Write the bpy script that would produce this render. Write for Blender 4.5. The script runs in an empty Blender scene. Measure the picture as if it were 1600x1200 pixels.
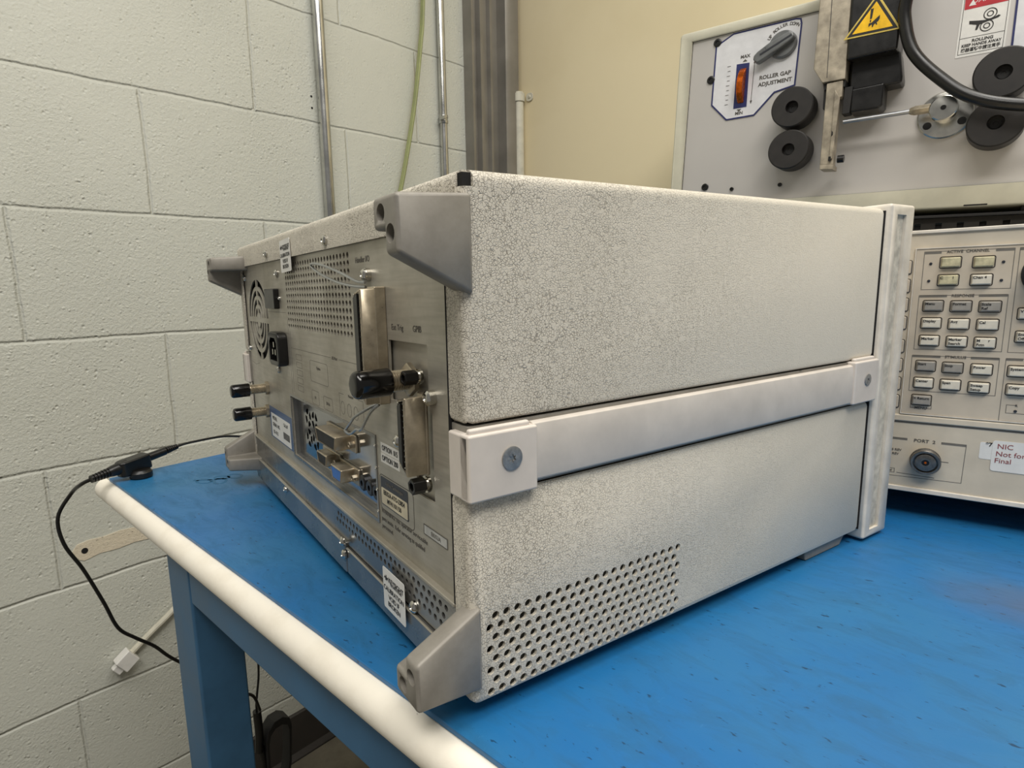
import bpy, bmesh, math, random
from mathutils import Vector, Matrix
random.seed(7)
PI = math.pi
C = bpy.context.scene.collection
scn = bpy.context.scene

# ------------------------------------------------------------------ camera, world, lights, exposure
FPX, CX, CY = 920.24, 722.37, 604.12          # focal length and principal point of the photograph (1600x1200)
cam_d = bpy.data.cameras.new('camera'); cam = bpy.data.objects.new('camera', cam_d); C.objects.link(cam)
_r = Vector((0.70524964, 0.70842752, -0.02744803)); _u = Vector((-0.09749724, 0.1352625, 0.98600119)); _f = Vector((-0.70222307, 0.69270087, -0.16446356))
_m = Matrix((_r, _u, -_f)).transposed().to_4x4(); _m.translation = Vector((0.16627672, -0.16579154, 0.19304877))
cam.matrix_world = _m
cam_d.sensor_width = 36; cam_d.lens = FPX / 1600 * 36
cam_d.shift_x = (800 - CX) / 1600; cam_d.shift_y = (CY - 600) / 1600
cam_d.clip_start = 0.01
scn.camera = cam
scn.view_settings.view_transform = 'Standard'; scn.view_settings.look = 'None'
scn.view_settings.exposure = 0.0; scn.view_settings.gamma = 1.0; scn.view_settings.use_curve_mapping = False

w = bpy.data.worlds.new('world'); scn.world = w; w.use_nodes = True
w.node_tree.nodes['Background'].inputs[0].default_value = (1.0, 0.98, 0.94, 1)
w.node_tree.nodes['Background'].inputs[1].default_value = 0.22

def area(name, loc, target, sx, sy, power, col=(1, .965, .905)):
    d = bpy.data.lights.new(name, 'AREA'); d.shape = 'RECTANGLE'; d.size = sx; d.size_y = sy; d.energy = power; d.color = col
    o = bpy.data.objects.new(name, d); C.objects.link(o); o.location = loc
    o.rotation_euler = (Vector(target) - Vector(loc)).to_track_quat('-Z', 'Y').to_euler()
    return o
area('ceiling_panel_light', (0.15, -0.9, 1.75), (0.15, -0.9, 0), 1.2, 0.6, 20)
area('ceiling_panel_light', (0.35, 0.60, 1.75), (0.35, 0.60, 0), 0.6, 1.2, 17)
area('ceiling_panel_light', (0.95, -0.42, 1.70), (0.95, -0.42, 0), 0.6, 1.2, 25)

# ------------------------------------------------------------------ materials
def lin(c):
    return tuple((x / 255 / 12.92) if x / 255 <= 0.04045 else ((x / 255 + 0.055) / 1.055) ** 2.4 for x in c)
class MatB:
    def __init__(s, name, col, rough=.5, metal=0.0, spec=.5):
        s.m = bpy.data.materials.new(name); s.m.use_nodes = True; s.t = s.m.node_tree; s.n = s.t.nodes; s.l = s.t.links
        s.b = s.n['Principled BSDF']; s.col = (*lin(col), 1)
        s.b.inputs['Base Color'].default_value = s.col; s.b.inputs['Roughness'].default_value = rough
        s.b.inputs['Metallic'].default_value = metal; s.b.inputs['Specular IOR Level'].default_value = spec
        s.hgt = None
    def co(s, scale=(1, 1, 1), obj=True):
        tc = s.n.new('ShaderNodeTexCoord'); mp = s.n.new('ShaderNodeMapping'); mp.inputs['Scale'].default_value = scale
        s.l.new(tc.outputs['Object'], mp.inputs['Vector']); return mp.outputs['Vector']
    def noise(s, sc, det=3, rough=.5, vec=None, dist=0):
        n = s.n.new('ShaderNodeTexNoise'); n.inputs['Scale'].default_value = sc; n.inputs['Detail'].default_value = det
        n.inputs['Roughness'].default_value = rough; n.inputs['Distortion'].default_value = dist
        s.l.new(vec or s.co(), n.inputs['Vector']); return n.outputs['Fac']
    def rng(s, v, a, b, c, d):
        n = s.n.new('ShaderNodeMapRange'); 
        for i, q in enumerate((a, b, c, d)): n.inputs[1 + i].default_value = q
        s.l.new(v, n.inputs[0]); return n.outputs[0]
    def math(s, op, a, b):
        n = s.n.new('ShaderNodeMath'); n.operation = op
        for i, q in enumerate((a, b)):
            if isinstance(q, (int, float)): n.inputs[i].default_value = q
            else: s.l.new(q, n.inputs[i])
        return n.outputs[0]
    def mix(s, fac, c1, c2):
        n = s.n.new('ShaderNodeMix'); n.data_type = 'RGBA'
        if isinstance(fac, (int, float)): n.inputs[0].default_value = fac
        else: s.l.new(fac, n.inputs[0])
        for i, c in ((6, c1), (7, c2)):
            if isinstance(c, tuple): n.inputs[i].default_value = (*lin(c), 1)
            else: s.l.new(c, n.inputs[i])
        return n.outputs[2]
    def color(s, v): s.l.new(v, s.b.inputs['Base Color']); return s
    def rough(s, v): s.l.new(v, s.b.inputs['Roughness']); return s
    def bump(s, v, dist, strength=1.0):
        n = s.n.new('ShaderNodeBump'); n.inputs['Distance'].default_value = dist; n.inputs['Strength'].default_value = strength
        s.l.new(v, n.inputs['Height'])
        if s.hgt: s.l.new(s.hgt, n.inputs['Normal'])
        s.hgt = n.outputs[0]; s.l.new(s.hgt, s.b.inputs['Normal']); return s

def simple(name, col, rough=.5, metal=0.0, var=0.06, sc=60):
    m = MatB(name, col, rough, metal)
    n = m.noise(sc, 4, .6)
    dk = tuple(max(0, c * (1 - var * 2)) for c in col); lt = tuple(min(255, c * (1 + var)) for c in col)
    m.color(m.mix(m.rng(n, .3, .7, 0, 1), dk, lt)); m.rough(m.rng(n, .3, .7, max(.05, rough - .06), min(1, rough + .06)))
    return m.m

# painted concrete block wall: raised face texture, running bond joints
def block_wall():
    m = MatB('painted_block', (212, 211, 199), .42)
    tc = m.n.new('ShaderNodeTexCoord'); sp = m.n.new('ShaderNodeSeparateXYZ'); cb = m.n.new('ShaderNodeCombineXYZ')
    m.l.new(tc.outputs['Object'], sp.inputs[0])
    wob = m.noise(7, 3, .6); wob2 = m.math('MULTIPLY', m.math('SUBTRACT', wob, .5), .010)
    m.l.new(m.math('ADD', m.math('ADD', sp.outputs['Y'], 4.0641 + .0070), wob2), cb.inputs[0])
    m.l.new(m.math('ADD', m.math('ADD', sp.outputs['Z'], 4.064 - .3370 + .0050), wob2), cb.inputs[1])
    br = m.n.new('ShaderNodeTexBrick'); br.offset = .5; br.squash = 1
    br.inputs['Scale'].default_value = 1; br.inputs['Brick Width'].default_value = .4064; br.inputs['Row Height'].default_value = .2032
    br.inputs['Mortar Size'].default_value = .0042; br.inputs['Mortar Smooth'].default_value = 1.0; br.inputs['Bias'].default_value = 0
    m.l.new(cb.outputs[0], br.inputs['Vector'])
    inv = m.math('SUBTRACT', 1, br.outputs['Fac'])
    m.bump(inv, .0021)
    big = m.rng(m.noise(2.6, 2, .5), .35, .65, .25, 1)
    pits = m.noise(230, 5, .68)
    v = m.n.new('ShaderNodeTexVoronoi'); v.inputs['Scale'].default_value = 150; v.feature = 'F1'; m.l.new(m.co(), v.inputs['Vector'])
    blob = m.math('MULTIPLY', m.rng(v.outputs['Distance'], .08, .42, 1, 0), m.rng(m.noise(60, 3, .6), .48, .60, 0, 1))
    v2 = m.n.new('ShaderNodeTexVoronoi'); v2.inputs['Scale'].default_value = 95; v2.feature = 'F1'; m.l.new(m.co(), v2.inputs['Vector'])
    hole = m.math('MULTIPLY', m.rng(v2.outputs['Distance'], .06, .30, 1, 0), m.rng(m.noise(41, 3, .6), .50, .60, 0, 1))
    h = m.math('MULTIPLY', m.math('SUBTRACT', m.math('ADD', pits, m.math('MULTIPLY', blob, .45)), m.math('MULTIPLY', hole, .8)), big)
    m.bump(h, .0024, .8)
    m.bump(m.noise(28, 3, .5), .0014, .4)
    dirt = m.rng(m.noise(3.5, 5, .6), .4, .75, 0, .45)
    base = m.mix(dirt, (204, 205, 194), (193, 194, 182))
    m.color(m.mix(m.rng(br.outputs['Fac'], .3, 1, 0, .10), base, (186, 186, 172)))
    return m.m
M_wall = block_wall()

def vinyl():
    m = MatB('textured_vinyl', (208, 203, 190), .5)
    wv = m.noise(60, 2, .5)
    vm = m.n.new('ShaderNodeVectorMath'); vm.operation = 'MULTIPLY_ADD'
    tcn = m.n.new('ShaderNodeTexNoise'); tcn.inputs['Scale'].default_value = 170; tcn.inputs['Detail'].default_value = 2
    m.l.new(m.co(), tcn.inputs['Vector'])
    m.l.new(tcn.outputs['Color'], vm.inputs[0]); vm.inputs[1].default_value = (.0024,) * 3; m.l.new(m.co(), vm.inputs[2])
    v = m.n.new('ShaderNodeTexVoronoi'); v.feature = 'DISTANCE_TO_EDGE'; v.inputs['Scale'].default_value = 760
    m.l.new(vm.outputs[0], v.inputs['Vector'])
    crack = m.rng(v.outputs['Distance'], .01, .12, 1, 0)
    gap = m.rng(m.noise(330, 2, .5), .32, .48, 0, 1)
    crack = m.math('MULTIPLY', crack, gap)
    # dirt lies in the grain in uneven patches, more towards the handled rear edge
    sp = m.n.new('ShaderNodeSeparateXYZ'); tc = m.n.new('ShaderNodeTexCoord'); m.l.new(tc.outputs['Object'], sp.inputs[0])
    grad = m.rng(sp.outputs['X'], 0, .26, 1.0, .12)
    patch = m.rng(m.noise(16, 3, .6), .35, .62, .35, 1)
    amt = m.math('MULTIPLY', m.math('MULTIPLY', crack, patch), grad)
    soil = m.rng(m.noise(9, 5, .65), .45, .8, 0, .35)
    base = m.mix(soil, (212, 205, 190), (186, 178, 160))
    m.color(m.mix(m.math('MULTIPLY', amt, .80), base, (92, 83, 70)))
    m.bump(m.math('SUBTRACT', 1, m.math('MULTIPLY', crack, grad)), .0004, .55)
    m.bump(m.noise(900, 2, .5), .00012, .5)
    m.rough(m.rng(m.noise(40), .3, .7, .42, .58))
    return m.m
M_vinyl = vinyl()

def panel_metal():
    m = MatB('zinc_panel', (165, 161, 150), .34, .5)
    n = m.noise(14, 5, .65); st = m.noise(30, 3, .5, m.co((1, 1, 14)))
    c = m.mix(m.rng(n, .38, .66, 0, 1), (184, 179, 167), (158, 152, 138))
    m.color(m.mix(m.rng(st, .4, .7, 0, .25), c, (120, 114, 102))); m.rough(m.rng(n, .3, .7, .32, .50)); return m.m
M_panel = panel_metal()
M_steel = simple('bright_steel', (176, 178, 180), .30, 1.0, .04, 30)
M_capscrew = simple('dull_zinc_screw', (150, 150, 148), .38, .45, .08, 300)
M_port = simple('port_metal', (120, 116, 110), .30, .75, .1, 200)
M_nickel = simple('nickel_shell', (180, 168, 146), .32, .72, .08, 90)
M_screw = simple('screw_steel', (205, 202, 194), .18, 1.0, .05, 200)
M_darkzinc = simple('zinc_chassis', (150, 149, 145), .27, .75, .06, 25)
def mat_blue():
    m = MatB('blue_mat', (28, 118, 190), .38)
    a = m.noise(5, 5, .6); st = m.noise(26, 5, .68, m.co((1, 2.4, 1)), 0.6); sp = m.noise(120, 3, .6, m.co((1, 2.2, 1)))
    c = m.mix(m.rng(a, .35, .68, 0, 1), (20, 99, 160), (42, 110, 153))
    c = m.mix(m.rng(st, .46, .70, 0, .55), c, (28, 84, 118))
    c = m.mix(m.rng(sp, .645, .70, 0, .85), c, (10, 48, 78))
    c = m.mix(m.rng(m.noise(90, 4, .7, m.co((2.5, 1, 1))), .66, .8, 0, .3), c, (80, 150, 200))
    # soft grey blotch with an uneven edge
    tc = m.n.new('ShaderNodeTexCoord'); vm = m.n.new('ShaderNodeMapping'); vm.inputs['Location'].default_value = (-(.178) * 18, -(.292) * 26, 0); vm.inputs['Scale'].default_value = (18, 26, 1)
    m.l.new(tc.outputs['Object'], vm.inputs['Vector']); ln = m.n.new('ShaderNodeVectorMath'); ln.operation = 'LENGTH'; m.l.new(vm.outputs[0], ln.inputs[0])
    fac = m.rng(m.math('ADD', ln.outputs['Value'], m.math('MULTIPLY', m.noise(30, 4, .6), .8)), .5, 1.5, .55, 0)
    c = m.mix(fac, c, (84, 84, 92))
    m.color(c); m.rough(m.rng(st, .3, .7, .33, .50)); m.bump(m.noise(400, 3, .6), .0001, .4); return m.m
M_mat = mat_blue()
def white_edge():
    m = MatB('white_edge_vinyl', (236, 226, 205), .45)
    n = m.noise(22, 5, .6); s2 = m.noise(200, 2, .5)
    c = m.mix(m.rng(n, .5, .78, 0, .5), (243, 236, 221), (212, 200, 178)); m.color(m.mix(m.rng(s2, .76, .82, 0, .7), c, (150, 135, 115)))
    m.bump(m.noise(260, 3, .6), .0002, .5); return m.m
M_edge = white_edge()
M_bluepaint = simple('blue_steel_paint', (58, 100, 134), .45, 0, .05, 20)
def bumper_mat():
    m = MatB('cast_grey', (152, 146, 138), .5, .15)
    n = m.noise(50, 5, .65); sp = m.noise(260, 2, .5)
    c = m.mix(m.rng(n, .4, .7, 0, 1), (144, 139, 130), (126, 121, 112)); m.color(m.mix(m.rng(sp, .75, .80, 0, .8), c, (60, 55, 50)))
    m.bump(n, .0003, .3); return m.m
M_bump = bumper_mat()
M_bezel = simple('offwhite_plastic', (222, 214, 200), .42, 0, .04, 60)
M_strap = simple('warm_grey_plastic', (206, 198, 188), .40, 0, .03, 40)
M_cap = simple('cream_plastic', (214, 205, 195), .38, 0, .025, 40)
M_bezelgrey = simple('bezel_inlay', (206, 199, 183), .5, 0, .09, 160)
M_gloss = simple('glossy_black_vinyl', (14, 13, 12), .14, 0, .1, 60)
M_black = simple('black_plastic', (20, 19, 18), .32, 0, .1, 60)
M_blackm = simple('black_matte', (26, 25, 24), .6, 0, .12, 60)
M_dark = simple('dark_inside', (14, 13, 12), .8, 0, .1, 60)
M_inside = simple('brown_inside', (88, 77, 54), .6, .2, .1, 60)
M_rubber = simple('black_rubber', (34, 31, 29), .55, 0, .12, 90)
M_ink = simple('black_ink', (30, 28, 26), .6)
M_greyink = simple('grey_ink', (112, 108, 100), .6)
M_lineink = simple('dark_grey_ink', (84, 80, 74), .6)
M_paper = simple('white_label', (226, 224, 218), .45, 0, .02)
M_bluelabel = simple('blue_label', (70, 94, 130), .4)
M_darklabel = simple('dark_label', (44, 46, 52), .4)
M_an = simple('instrument_grey', (206, 195, 175), .5, 0, .03, 30)
M_an2 = simple('instrument_panel_grey', (198, 186, 167), .5, 0, .03, 30)
M_key = simple('light_key', (214, 207, 190), .42, 0, .04, 120)
M_keyw = simple('worn_key', (190, 182, 148), .45, 0, .12, 150)
M_keyg = simple('grey_key', (150, 145, 136), .45, 0, .05, 120)
M_redink = simple('red_ink', (140, 60, 60), .6)
M_red = simple('danger_red', (182, 28, 40), .4)
M_yel = simple('warning_yellow', (244, 190, 12), .4)
M_gold = simple('gold_edge', (206, 182, 92), .4, .3)
M_navy = simple('navy_ink', (34, 40, 96), .4)
M_cream = simple('cream_shell', (206, 202, 182), .5, 0, .03, 20)
M_mpanel = simple('grey_machine_panel', (196, 192, 187), .42, .2, .02, 4)
M_plate = simple('white_plate', (222, 222, 224), .35, .0, .02)
M_alu = simple('cast_aluminium', (176, 166, 148), .42, .6, .1, 60)
M_alub = simple('turned_aluminium', (214, 212, 204), .22, 1, .05, 30)
M_knob = simple('grey_knob', (116, 118, 118), .32, .2, .08, 40)
M_orange = simple('orange_anodised', (206, 96, 18), .28, .7, .08, 200)
M_emt = simple('galvanised_tube', (196, 196, 192), .2, .95, .06, 12)
M_track = simple('aluminium_track', (140, 136, 128), .42, .45, .04, 12)
M_green = simple('green_jacket', (150, 156, 104), .45, 0, .05, 12)
def cream_wall():
    m = MatB('cream_paint', (226, 211, 170), .6)
    n = m.noise(3, 4, .6); m.color(m.mix(m.rng(n, .4, .7, 0, 1), (233, 219, 183), (226, 211, 173)))
    m.bump(m.noise(300, 3, .5), .0003, .4); return m.m
M_cwall = cream_wall()
M_pipe = simple('cream_pipe', (206, 202, 184), .45, 0, .03)
def concrete():
    m = MatB('concrete', (108, 102, 88), .8)
    n = m.noise(9, 6, .65); m.color(m.mix(m.rng(n, .35, .7, 0, 1), (118, 112, 96), (84, 80, 68))); m.bump(n, .002, .4); return m.m
M_floor = concrete()
M_base = simple('dark_rubber_base', (56, 52, 48), .6, 0, .08, 12)
def bare():
    m = MatB('bare_block', (216, 204, 180), .9)
    n = m.noise(240, 4, .7); m.color(m.mix(m.rng(n, .62, .72, 0, 1), (218, 207, 184), (110, 100, 84))); m.bump(n, .002, .8); return m.m
M_bare = bare()

# ------------------------------------------------------------------ geometry helpers
class G:
    def __init__(s): s.bm = bmesh.new()
    def box(s, x0, x1, y0, y1, z0, z1):
        v = [s.bm.verts.new((x, y, z)) for x in (x0, x1) for y in (y0, y1) for z in (z0, z1)]
        for f in ((0, 1, 3, 2), (4, 6, 7, 5), (0, 4, 5, 1), (2, 3, 7, 6), (0, 2, 6, 4), (1, 5, 7, 3)): s.bm.faces.new([v[i] for i in f])
        s.fix(); return s
    def fix(s): bmesh.ops.recalc_face_normals(s.bm, faces=s.bm.faces[:])
    def prism(s, pts, o, r, u, d):
        """polygon pts (a,b) -> o + a*r + b*u, extruded by vector d"""
        o, r, u, d = map(Vector, (o, r, u, d))
        a = [s.bm.verts.new(o + p[0] * r + p[1] * u) for p in pts]; b = [s.bm.verts.new(v.co + d) for v in a]
        n = len(a); s.bm.faces.new(a); s.bm.faces.new(b[::-1])
        for i in range(n): s.bm.faces.new([a[i], b[i], b[(i + 1) % n], a[(i + 1) % n]])
        s.fix(); return s
    def lathe(s, prof, o, ax, seg=28, ph=0):
        """prof list of (h, r) along axis ax from o"""
        o, ax = Vector(o), Vector(ax).normalized(); t = ax.orthogonal().normalized(); b = ax.cross(t)
        rings = []
        for h, r in prof:
            if r < 1e-6: rings.append([s.bm.verts.new(o + ax * h)])
            else: rings.append([s.bm.verts.new(o + ax * h + (t * math.cos(2 * PI * k / seg + ph) + b * math.sin(2 * PI * k / seg + ph)) * r) for k in range(seg)])
        for A, B in zip(rings, rings[1:]):
            if len(A) == 1 and len(B) == 1: continue
            for k in range(seg):
                k2 = (k + 1) % seg
                if len(A) == 1: s.bm.faces.new([A[0], B[k2], B[k]])
                elif len(B) == 1: s.bm.faces.new([A[k], A[k2], B[0]])
                else: s.bm.faces.new([A[k], A[k2], B[k2], B[k]])
        if len(rings[0]) > 1: s.bm.faces.new(rings[0])
        if len(rings[-1]) > 1: s.bm.faces.new(rings[-1][::-1])
        s.fix(); return s
    def cyl(s, o, ax, h, r, seg=24, ph=0): return s.lathe([(0, r), (h, r)], o, ax, seg, ph)
    def ring(s, o, ax, h, r0, r1, seg=32):
        return s.torus_prof([(0, r0), (0, r1), (h, r1), (h, r0)], o, ax, seg)
    def torus_prof(s, prof, o, ax, seg=32):
        o, ax = Vector(o), Vector(ax).normalized(); t = ax.orthogonal().normalized(); b = ax.cross(t); R = []
        for k in range(seg):
            d = t * math.cos(2 * PI * k / seg) + b * math.sin(2 * PI * k / seg)
            R.append([s.bm.verts.new(o + ax * h + d * r) for h, r in prof])
        n = len(prof)
        for k in range(seg):
            A, B = R[k], R[(k + 1) % seg]
            for i in range(n): s.bm.faces.new([A[i], B[i], B[(i + 1) % n], A[(i + 1) % n]])
        s.fix(); return s
    def tube(s, pts, r, seg=10, smooth=True, sub=6, rs=None):
        P = [Vector(p) for p in pts]
        if smooth and len(P) > 2:
            Q = []; E = [P[0] * 2 - P[1]] + P + [P[-1] * 2 - P[-2]]
            for i in range(1, len(E) - 2):
                for k in range(sub):
                    t = k / sub; a, b, c, d = E[i - 1:i + 3]
                    Q.append(.5 * ((2 * b) + (c - a) * t + (2 * a - 5 * b + 4 * c - d) * t * t + (3 * b - a - 3 * c + d) * t ** 3))
            P = Q + [P[-1]]
        n = None; rings = []
        for i, p in enumerate(P):
            t = (P[min(i + 1, len(P) - 1)] - P[max(i - 1, 0)]).normalized()
            n = t.orthogonal().normalized() if n is None else (n - t * n.dot(t)).normalized()
            b = t.cross(n); rr = r if rs is None else rs[0] + (rs[1] - rs[0]) * i / (len(P) - 1)
            rings.append([s.bm.verts.new(p + (n * math.cos(2 * PI * k / seg) + b * math.sin(2 * PI * k / seg)) * rr) for k in range(seg)])
        for A, B in zip(rings, rings[1:]):
            for k in range(seg): s.bm.faces.new([A[k], A[(k + 1) % seg], B[(k + 1) % seg], B[k]])
        s.bm.faces.new(rings[0]); s.bm.faces.new(rings[-1][::-1]); s.fix(); return s
    def obj(s, name, mat, parent=None, bevel=0, seg=2, ang=35):
        me = bpy.data.meshes.new(name); 
        for f in s.bm.faces: f.smooth = True
        s.bm.to_mesh(me); s.bm.free(); me.set_sharp_from_angle(angle=math.radians(ang))
        o = bpy.data.objects.new(name, me); C.objects.link(o); me.materials.append(mat)
        if parent: o.parent = parent
        if bevel:
            md = o.modifiers.new('bevel', 'BEVEL'); md.width = bevel; md.segments = seg; md.limit_method = 'ANGLE'; md.angle_limit = math.radians(40)
            md.harden_normals = True
        return o
def bake(o, extra=None):
    """apply modifiers"""
    dg = bpy.context.evaluated_depsgraph_get(); dg.update()
    me = bpy.data.meshes.new_from_object(o.evaluated_get(dg)); me.name = o.name; o.modifiers.clear(); old = o.data; o.data = me
    return o
def cut(o, g):
    p = o.parent; o.parent = None
    for f in g.bm.faces: f.smooth = True
    me = bpy.data.meshes.new('c'); g.bm.to_mesh(me); g.bm.free(); c = bpy.data.objects.new('c', me); C.objects.link(c)
    md = o.modifiers.new('b', 'BOOLEAN'); md.operation = 'DIFFERENCE'; md.solver = 'EXACT'; md.object = c
    bake(o); o.data.set_sharp_from_angle(angle=math.radians(35)); bpy.data.objects.remove(c); o.parent = p
    return o
def rrect(x0, x1, y0, y1, r, n=4):
    P = []
    for cx, cy, a in ((x1 - r, y0 + r, -90), (x1 - r, y1 - r, 0), (x0 + r, y1 - r, 90), (x0 + r, y0 + r, 180)):
        for k in range(n + 1):
            t = math.radians(a + 90 * k / n); P.append((cx + r * math.cos(t), cy + r * math.sin(t)))
    return P
def outline(g, pts, wd, o, r, u, d, closed=True):
    """flat line following pts, as connected mitred quads with a little thickness"""
    o, r, u, d = map(Vector, (o, r, u, d)); n = len(pts); L = []; Rr = []
    for i in range(n):
        p = Vector(pts[i]); a = Vector(pts[(i - 1) % n]) if (closed or i > 0) else None; b = Vector(pts[(i + 1) % n]) if (closed or i < n - 1) else None
        t1 = (p - a).normalized() if a is not None else None; t2 = (b - p).normalized() if b is not None else None
        t1 = t1 or t2; t2 = t2 or t1; nn = Vector((-(t1 + t2).y, (t1 + t2).x)); nn.normalize()
        k = max(.5, nn.dot(Vector((-t1.y, t1.x)))); q = nn * (wd / 2 / k); L.append(p + q); Rr.append(p - q)
    mk = lambda q: o + q.x * r + q.y * u
    A = [g.bm.verts.new(mk(q)) for q in L]; B = [g.bm.verts.new(mk(q)) for q in Rr]
    A2 = [g.bm.verts.new(v.co + d) for v in A]; B2 = [g.bm.verts.new(v.co + d) for v in B]
    for i in range(n if closed else n - 1):
        j = (i + 1) % n
        g.bm.faces.new([A2[i], B2[i], B2[j], A2[j]]); g.bm.faces.new([A[i], A2[i], A2[j], A[j]]); g.bm.faces.new([B[i], B[j], B2[j], B2[i]]); g.bm.faces.new([A[i], A[j], B[j], B[i]])
    g.fix()
def text_mesh(s, size, o, r, u, align='CENTER', bold=0.0, xs=1.0, th=.00008, shear=0):
    cu = bpy.data.curves.new('t', 'FONT'); cu.body = s; cu.size = size; cu.align_x = align; cu.align_y = 'CENTER'; cu.extrude = th / 2; cu.offset = bold * size
    cu.resolution_u = 3; cu.shear = shear
    ob = bpy.data.objects.new('t', cu); C.objects.link(ob); dg = bpy.context.evaluated_depsgraph_get(); dg.update()
    me = bpy.data.meshes.new_from_object(ob.evaluated_get(dg)); bpy.data.objects.remove(ob)
    r, u, o = Vector(r), Vector(u), Vector(o); n = r.cross(u)
    m = Matrix((r * xs, u, n)).transposed().to_4x4(); m.translation = o + n * th * .5
    me.transform(m); return me
def texts(name, items, mat, parent):
    """one lettering mesh from many (text,size,o,r,u,kw)"""
    bm = bmesh.new()
    for it in items:
        me = text_mesh(*it[:5], **(it[5] if len(it) > 5 else {})); bm.from_mesh(me); bpy.data.meshes.remove(me)
    me = bpy.data.meshes.new(name); bm.to_mesh(me); bm.free(); me.materials.append(mat)
    o = bpy.data.objects.new(name, me); C.objects.link(o); o.parent = parent; return o
def tag(o, label=None, cat=None, group=None, kind=None):
    if label: o['label'] = label
    if cat: o['category'] = cat
    if group: o['group'] = group
    if kind: o['kind'] = kind
    return o
def thing(name, loc, label, cat, rot=(0, 0, 0), group=None):
    o = bpy.data.objects.new(name, None); C.objects.link(o); o.location = loc; o.rotation_euler = rot; o.empty_display_size = .05
    return tag(o, label, cat, group)
def struct(o): o['kind'] = 'structure'; return o
def screw_head(g, o, n, r=.003, h=.0018, recess=True):
    """domed head with a cross recess cut in relief"""
    g.lathe([(0, r), (h * .45, r), (h * .8, r * .78), (h, r * .45), (h, r * .38), (h * .5, r * .22), (h * .5, 0)], o, n, 18)

# ================================================================== THE ROOM
WX = -.945; FZ = -.832; CYW = 1.137
struct(G().box(WX - .15, WX, -1.6, CYW + .15, FZ - .05, 1.95).obj('wall_left', M_wall))
wl = bpy.data.objects['wall_left']
struct(G().box(WX, 2.6, CYW, CYW + .12, FZ - .05, 1.95).obj('wall_back', M_cwall))
struct(G().box(WX, 2.6, -1.6, CYW, FZ - .05, FZ).obj('floor', M_floor))
b = G(); b.prism([(0, 0), (.016, 0), (.016, .004), (.007, .014), (.006, .102), (.003, .105), (0, .105)], (WX, -1.6, FZ), (1, 0, 0), (0, 0, 1), (0, CYW + 1.6, 0))
struct(b.obj('baseboard_left', M_base))
# scar left on the block where a strip was pulled off
g = G(); pts = [(.0, .002), (.012, -.004), (.035, .001), (.062, .0), (.090, .003), (.121, .001), (.124, .018), (.118, .027), (.096, .029), (.07, .031), (.045, .028), (.022, .029), (.004, .026), (-.004, .015)]
g.prism([(y + .018, z - .235) for y, z in pts], (WX, 0, 0), (0, 1, 0), (0, 0, 1), (.0012, 0, 0))
sc = g.obj('bare_patch', M_bare, wl); sc['label'] = 'bare unpainted patch with a drilled hole'
G().cyl((WX + .001, .032, -.222), (1, 0, 0), .0008, .005, 12).obj('drilled_hole', M_dark, sc)
# ribbed aluminium channel in the corner
prof = [(0, .9665), (.030, .9665), (.030, .974), (.022, .976), (.022, .988), (.036, .991), (.036, 1.000), (.024, 1.003), (.024, 1.026), (.034, 1.029), (.034, 1.036), (.020, 1.039), (.020, 1.070), (.046, 1.074), (.052, 1.085), (.052, 1.118), (.044, 1.126), (.030, 1.1365), (0, 1.1365)]
g = G(); g.prism([(x, y) for x, y in prof], (WX, 0, FZ), (1, 0, 0), (0, 1, 0), (0, 0, 1.95 - FZ))
struct(g.obj('trim_1', M_track))

def conduit(y, x, r, z0, z1, label, couplings=(), straps=()):
    t = thing('conduit', (x, y, z0), label, 'conduit', group='vertical steel conduits on the block wall')
    G().cyl((0, 0, 0), (0, 0, 1), z1 - z0, r, 28).obj('tube', M_emt, t)
    for z in couplings:
        g = G(); g.lathe([(-.010, r), (-.0095, r * 1.22), (-.003, r * 1.25), (-.0028, r * 1.1), (.0028, r * 1.1), (.003, r * 1.25), (.0095, r * 1.22), (.010, r)], (0, 0, z - z0), (0, 0, 1), 24)
        g.box(r * .2, r * 2.2, -r * 1.75, -r * 1.05, z - z0 - .004, z - z0 + .004)
        g.obj('coupling', M_emt, t, .0006)
    for z in straps:
        g = G(); g.box(WX - x, WX - x + .0015, -r * 2.1, r * 2.1, z - z0 - .009, z - z0 + .009); g.torus_prof([(-.009, r), (.009, r), (.009, r + .0016), (-.009, r + .0016)], (0, 0, z - z0), (0, 0, 1), 28)
        g.obj('strap', M_emt, t)
    return t
conduit(.543, WX + .0128, .0112, FZ + .01, 1.9, 'thick galvanised conduit on the block wall, left of the two')
conduit(.880, WX + .0118, .0092, FZ + .01, 1.9, 'thin galvanised conduit with a clamp coupling, near the grey corner channel', couplings=(.598,))
# two anchor holes beside the thick conduit
g = G()
for z in (.585, .563): g.cyl((WX, .5235, z), (1, 0, 0), .0006, .0022, 10)
g.obj('anchor_holes', M_dark, wl)
# green cable hanging in front of the wall
g = G(); g.tube([(WX + .012, .862, 1.3), (WX + .013, .8256, .8518), (WX + .014, .812, .75), (WX + .015, .787, .62), (WX + .015, .757, .50), (WX + .014, .728, .40), (WX + .013, .69, .28), (WX + .013, .64, .1), (WX + .013, .60, -.1)], .0052, 12)
g.tube([(WX + .0185, .8585, 1.3), (WX + .0195, .8225, .8518), (WX + .0205, .809, .75), (WX + .0215, .784, .62), (WX + .0215, .754, .50), (WX + .0205, .725, .40), (WX + .0195, .687, .28), (WX + .0195, .637, .1), (WX + .0195, .597, -.1)], .0028, 8)
tag(g.obj('cable', M_green), 'yellow-green cable slanting down the block wall between the two conduits', 'cable')
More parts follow.
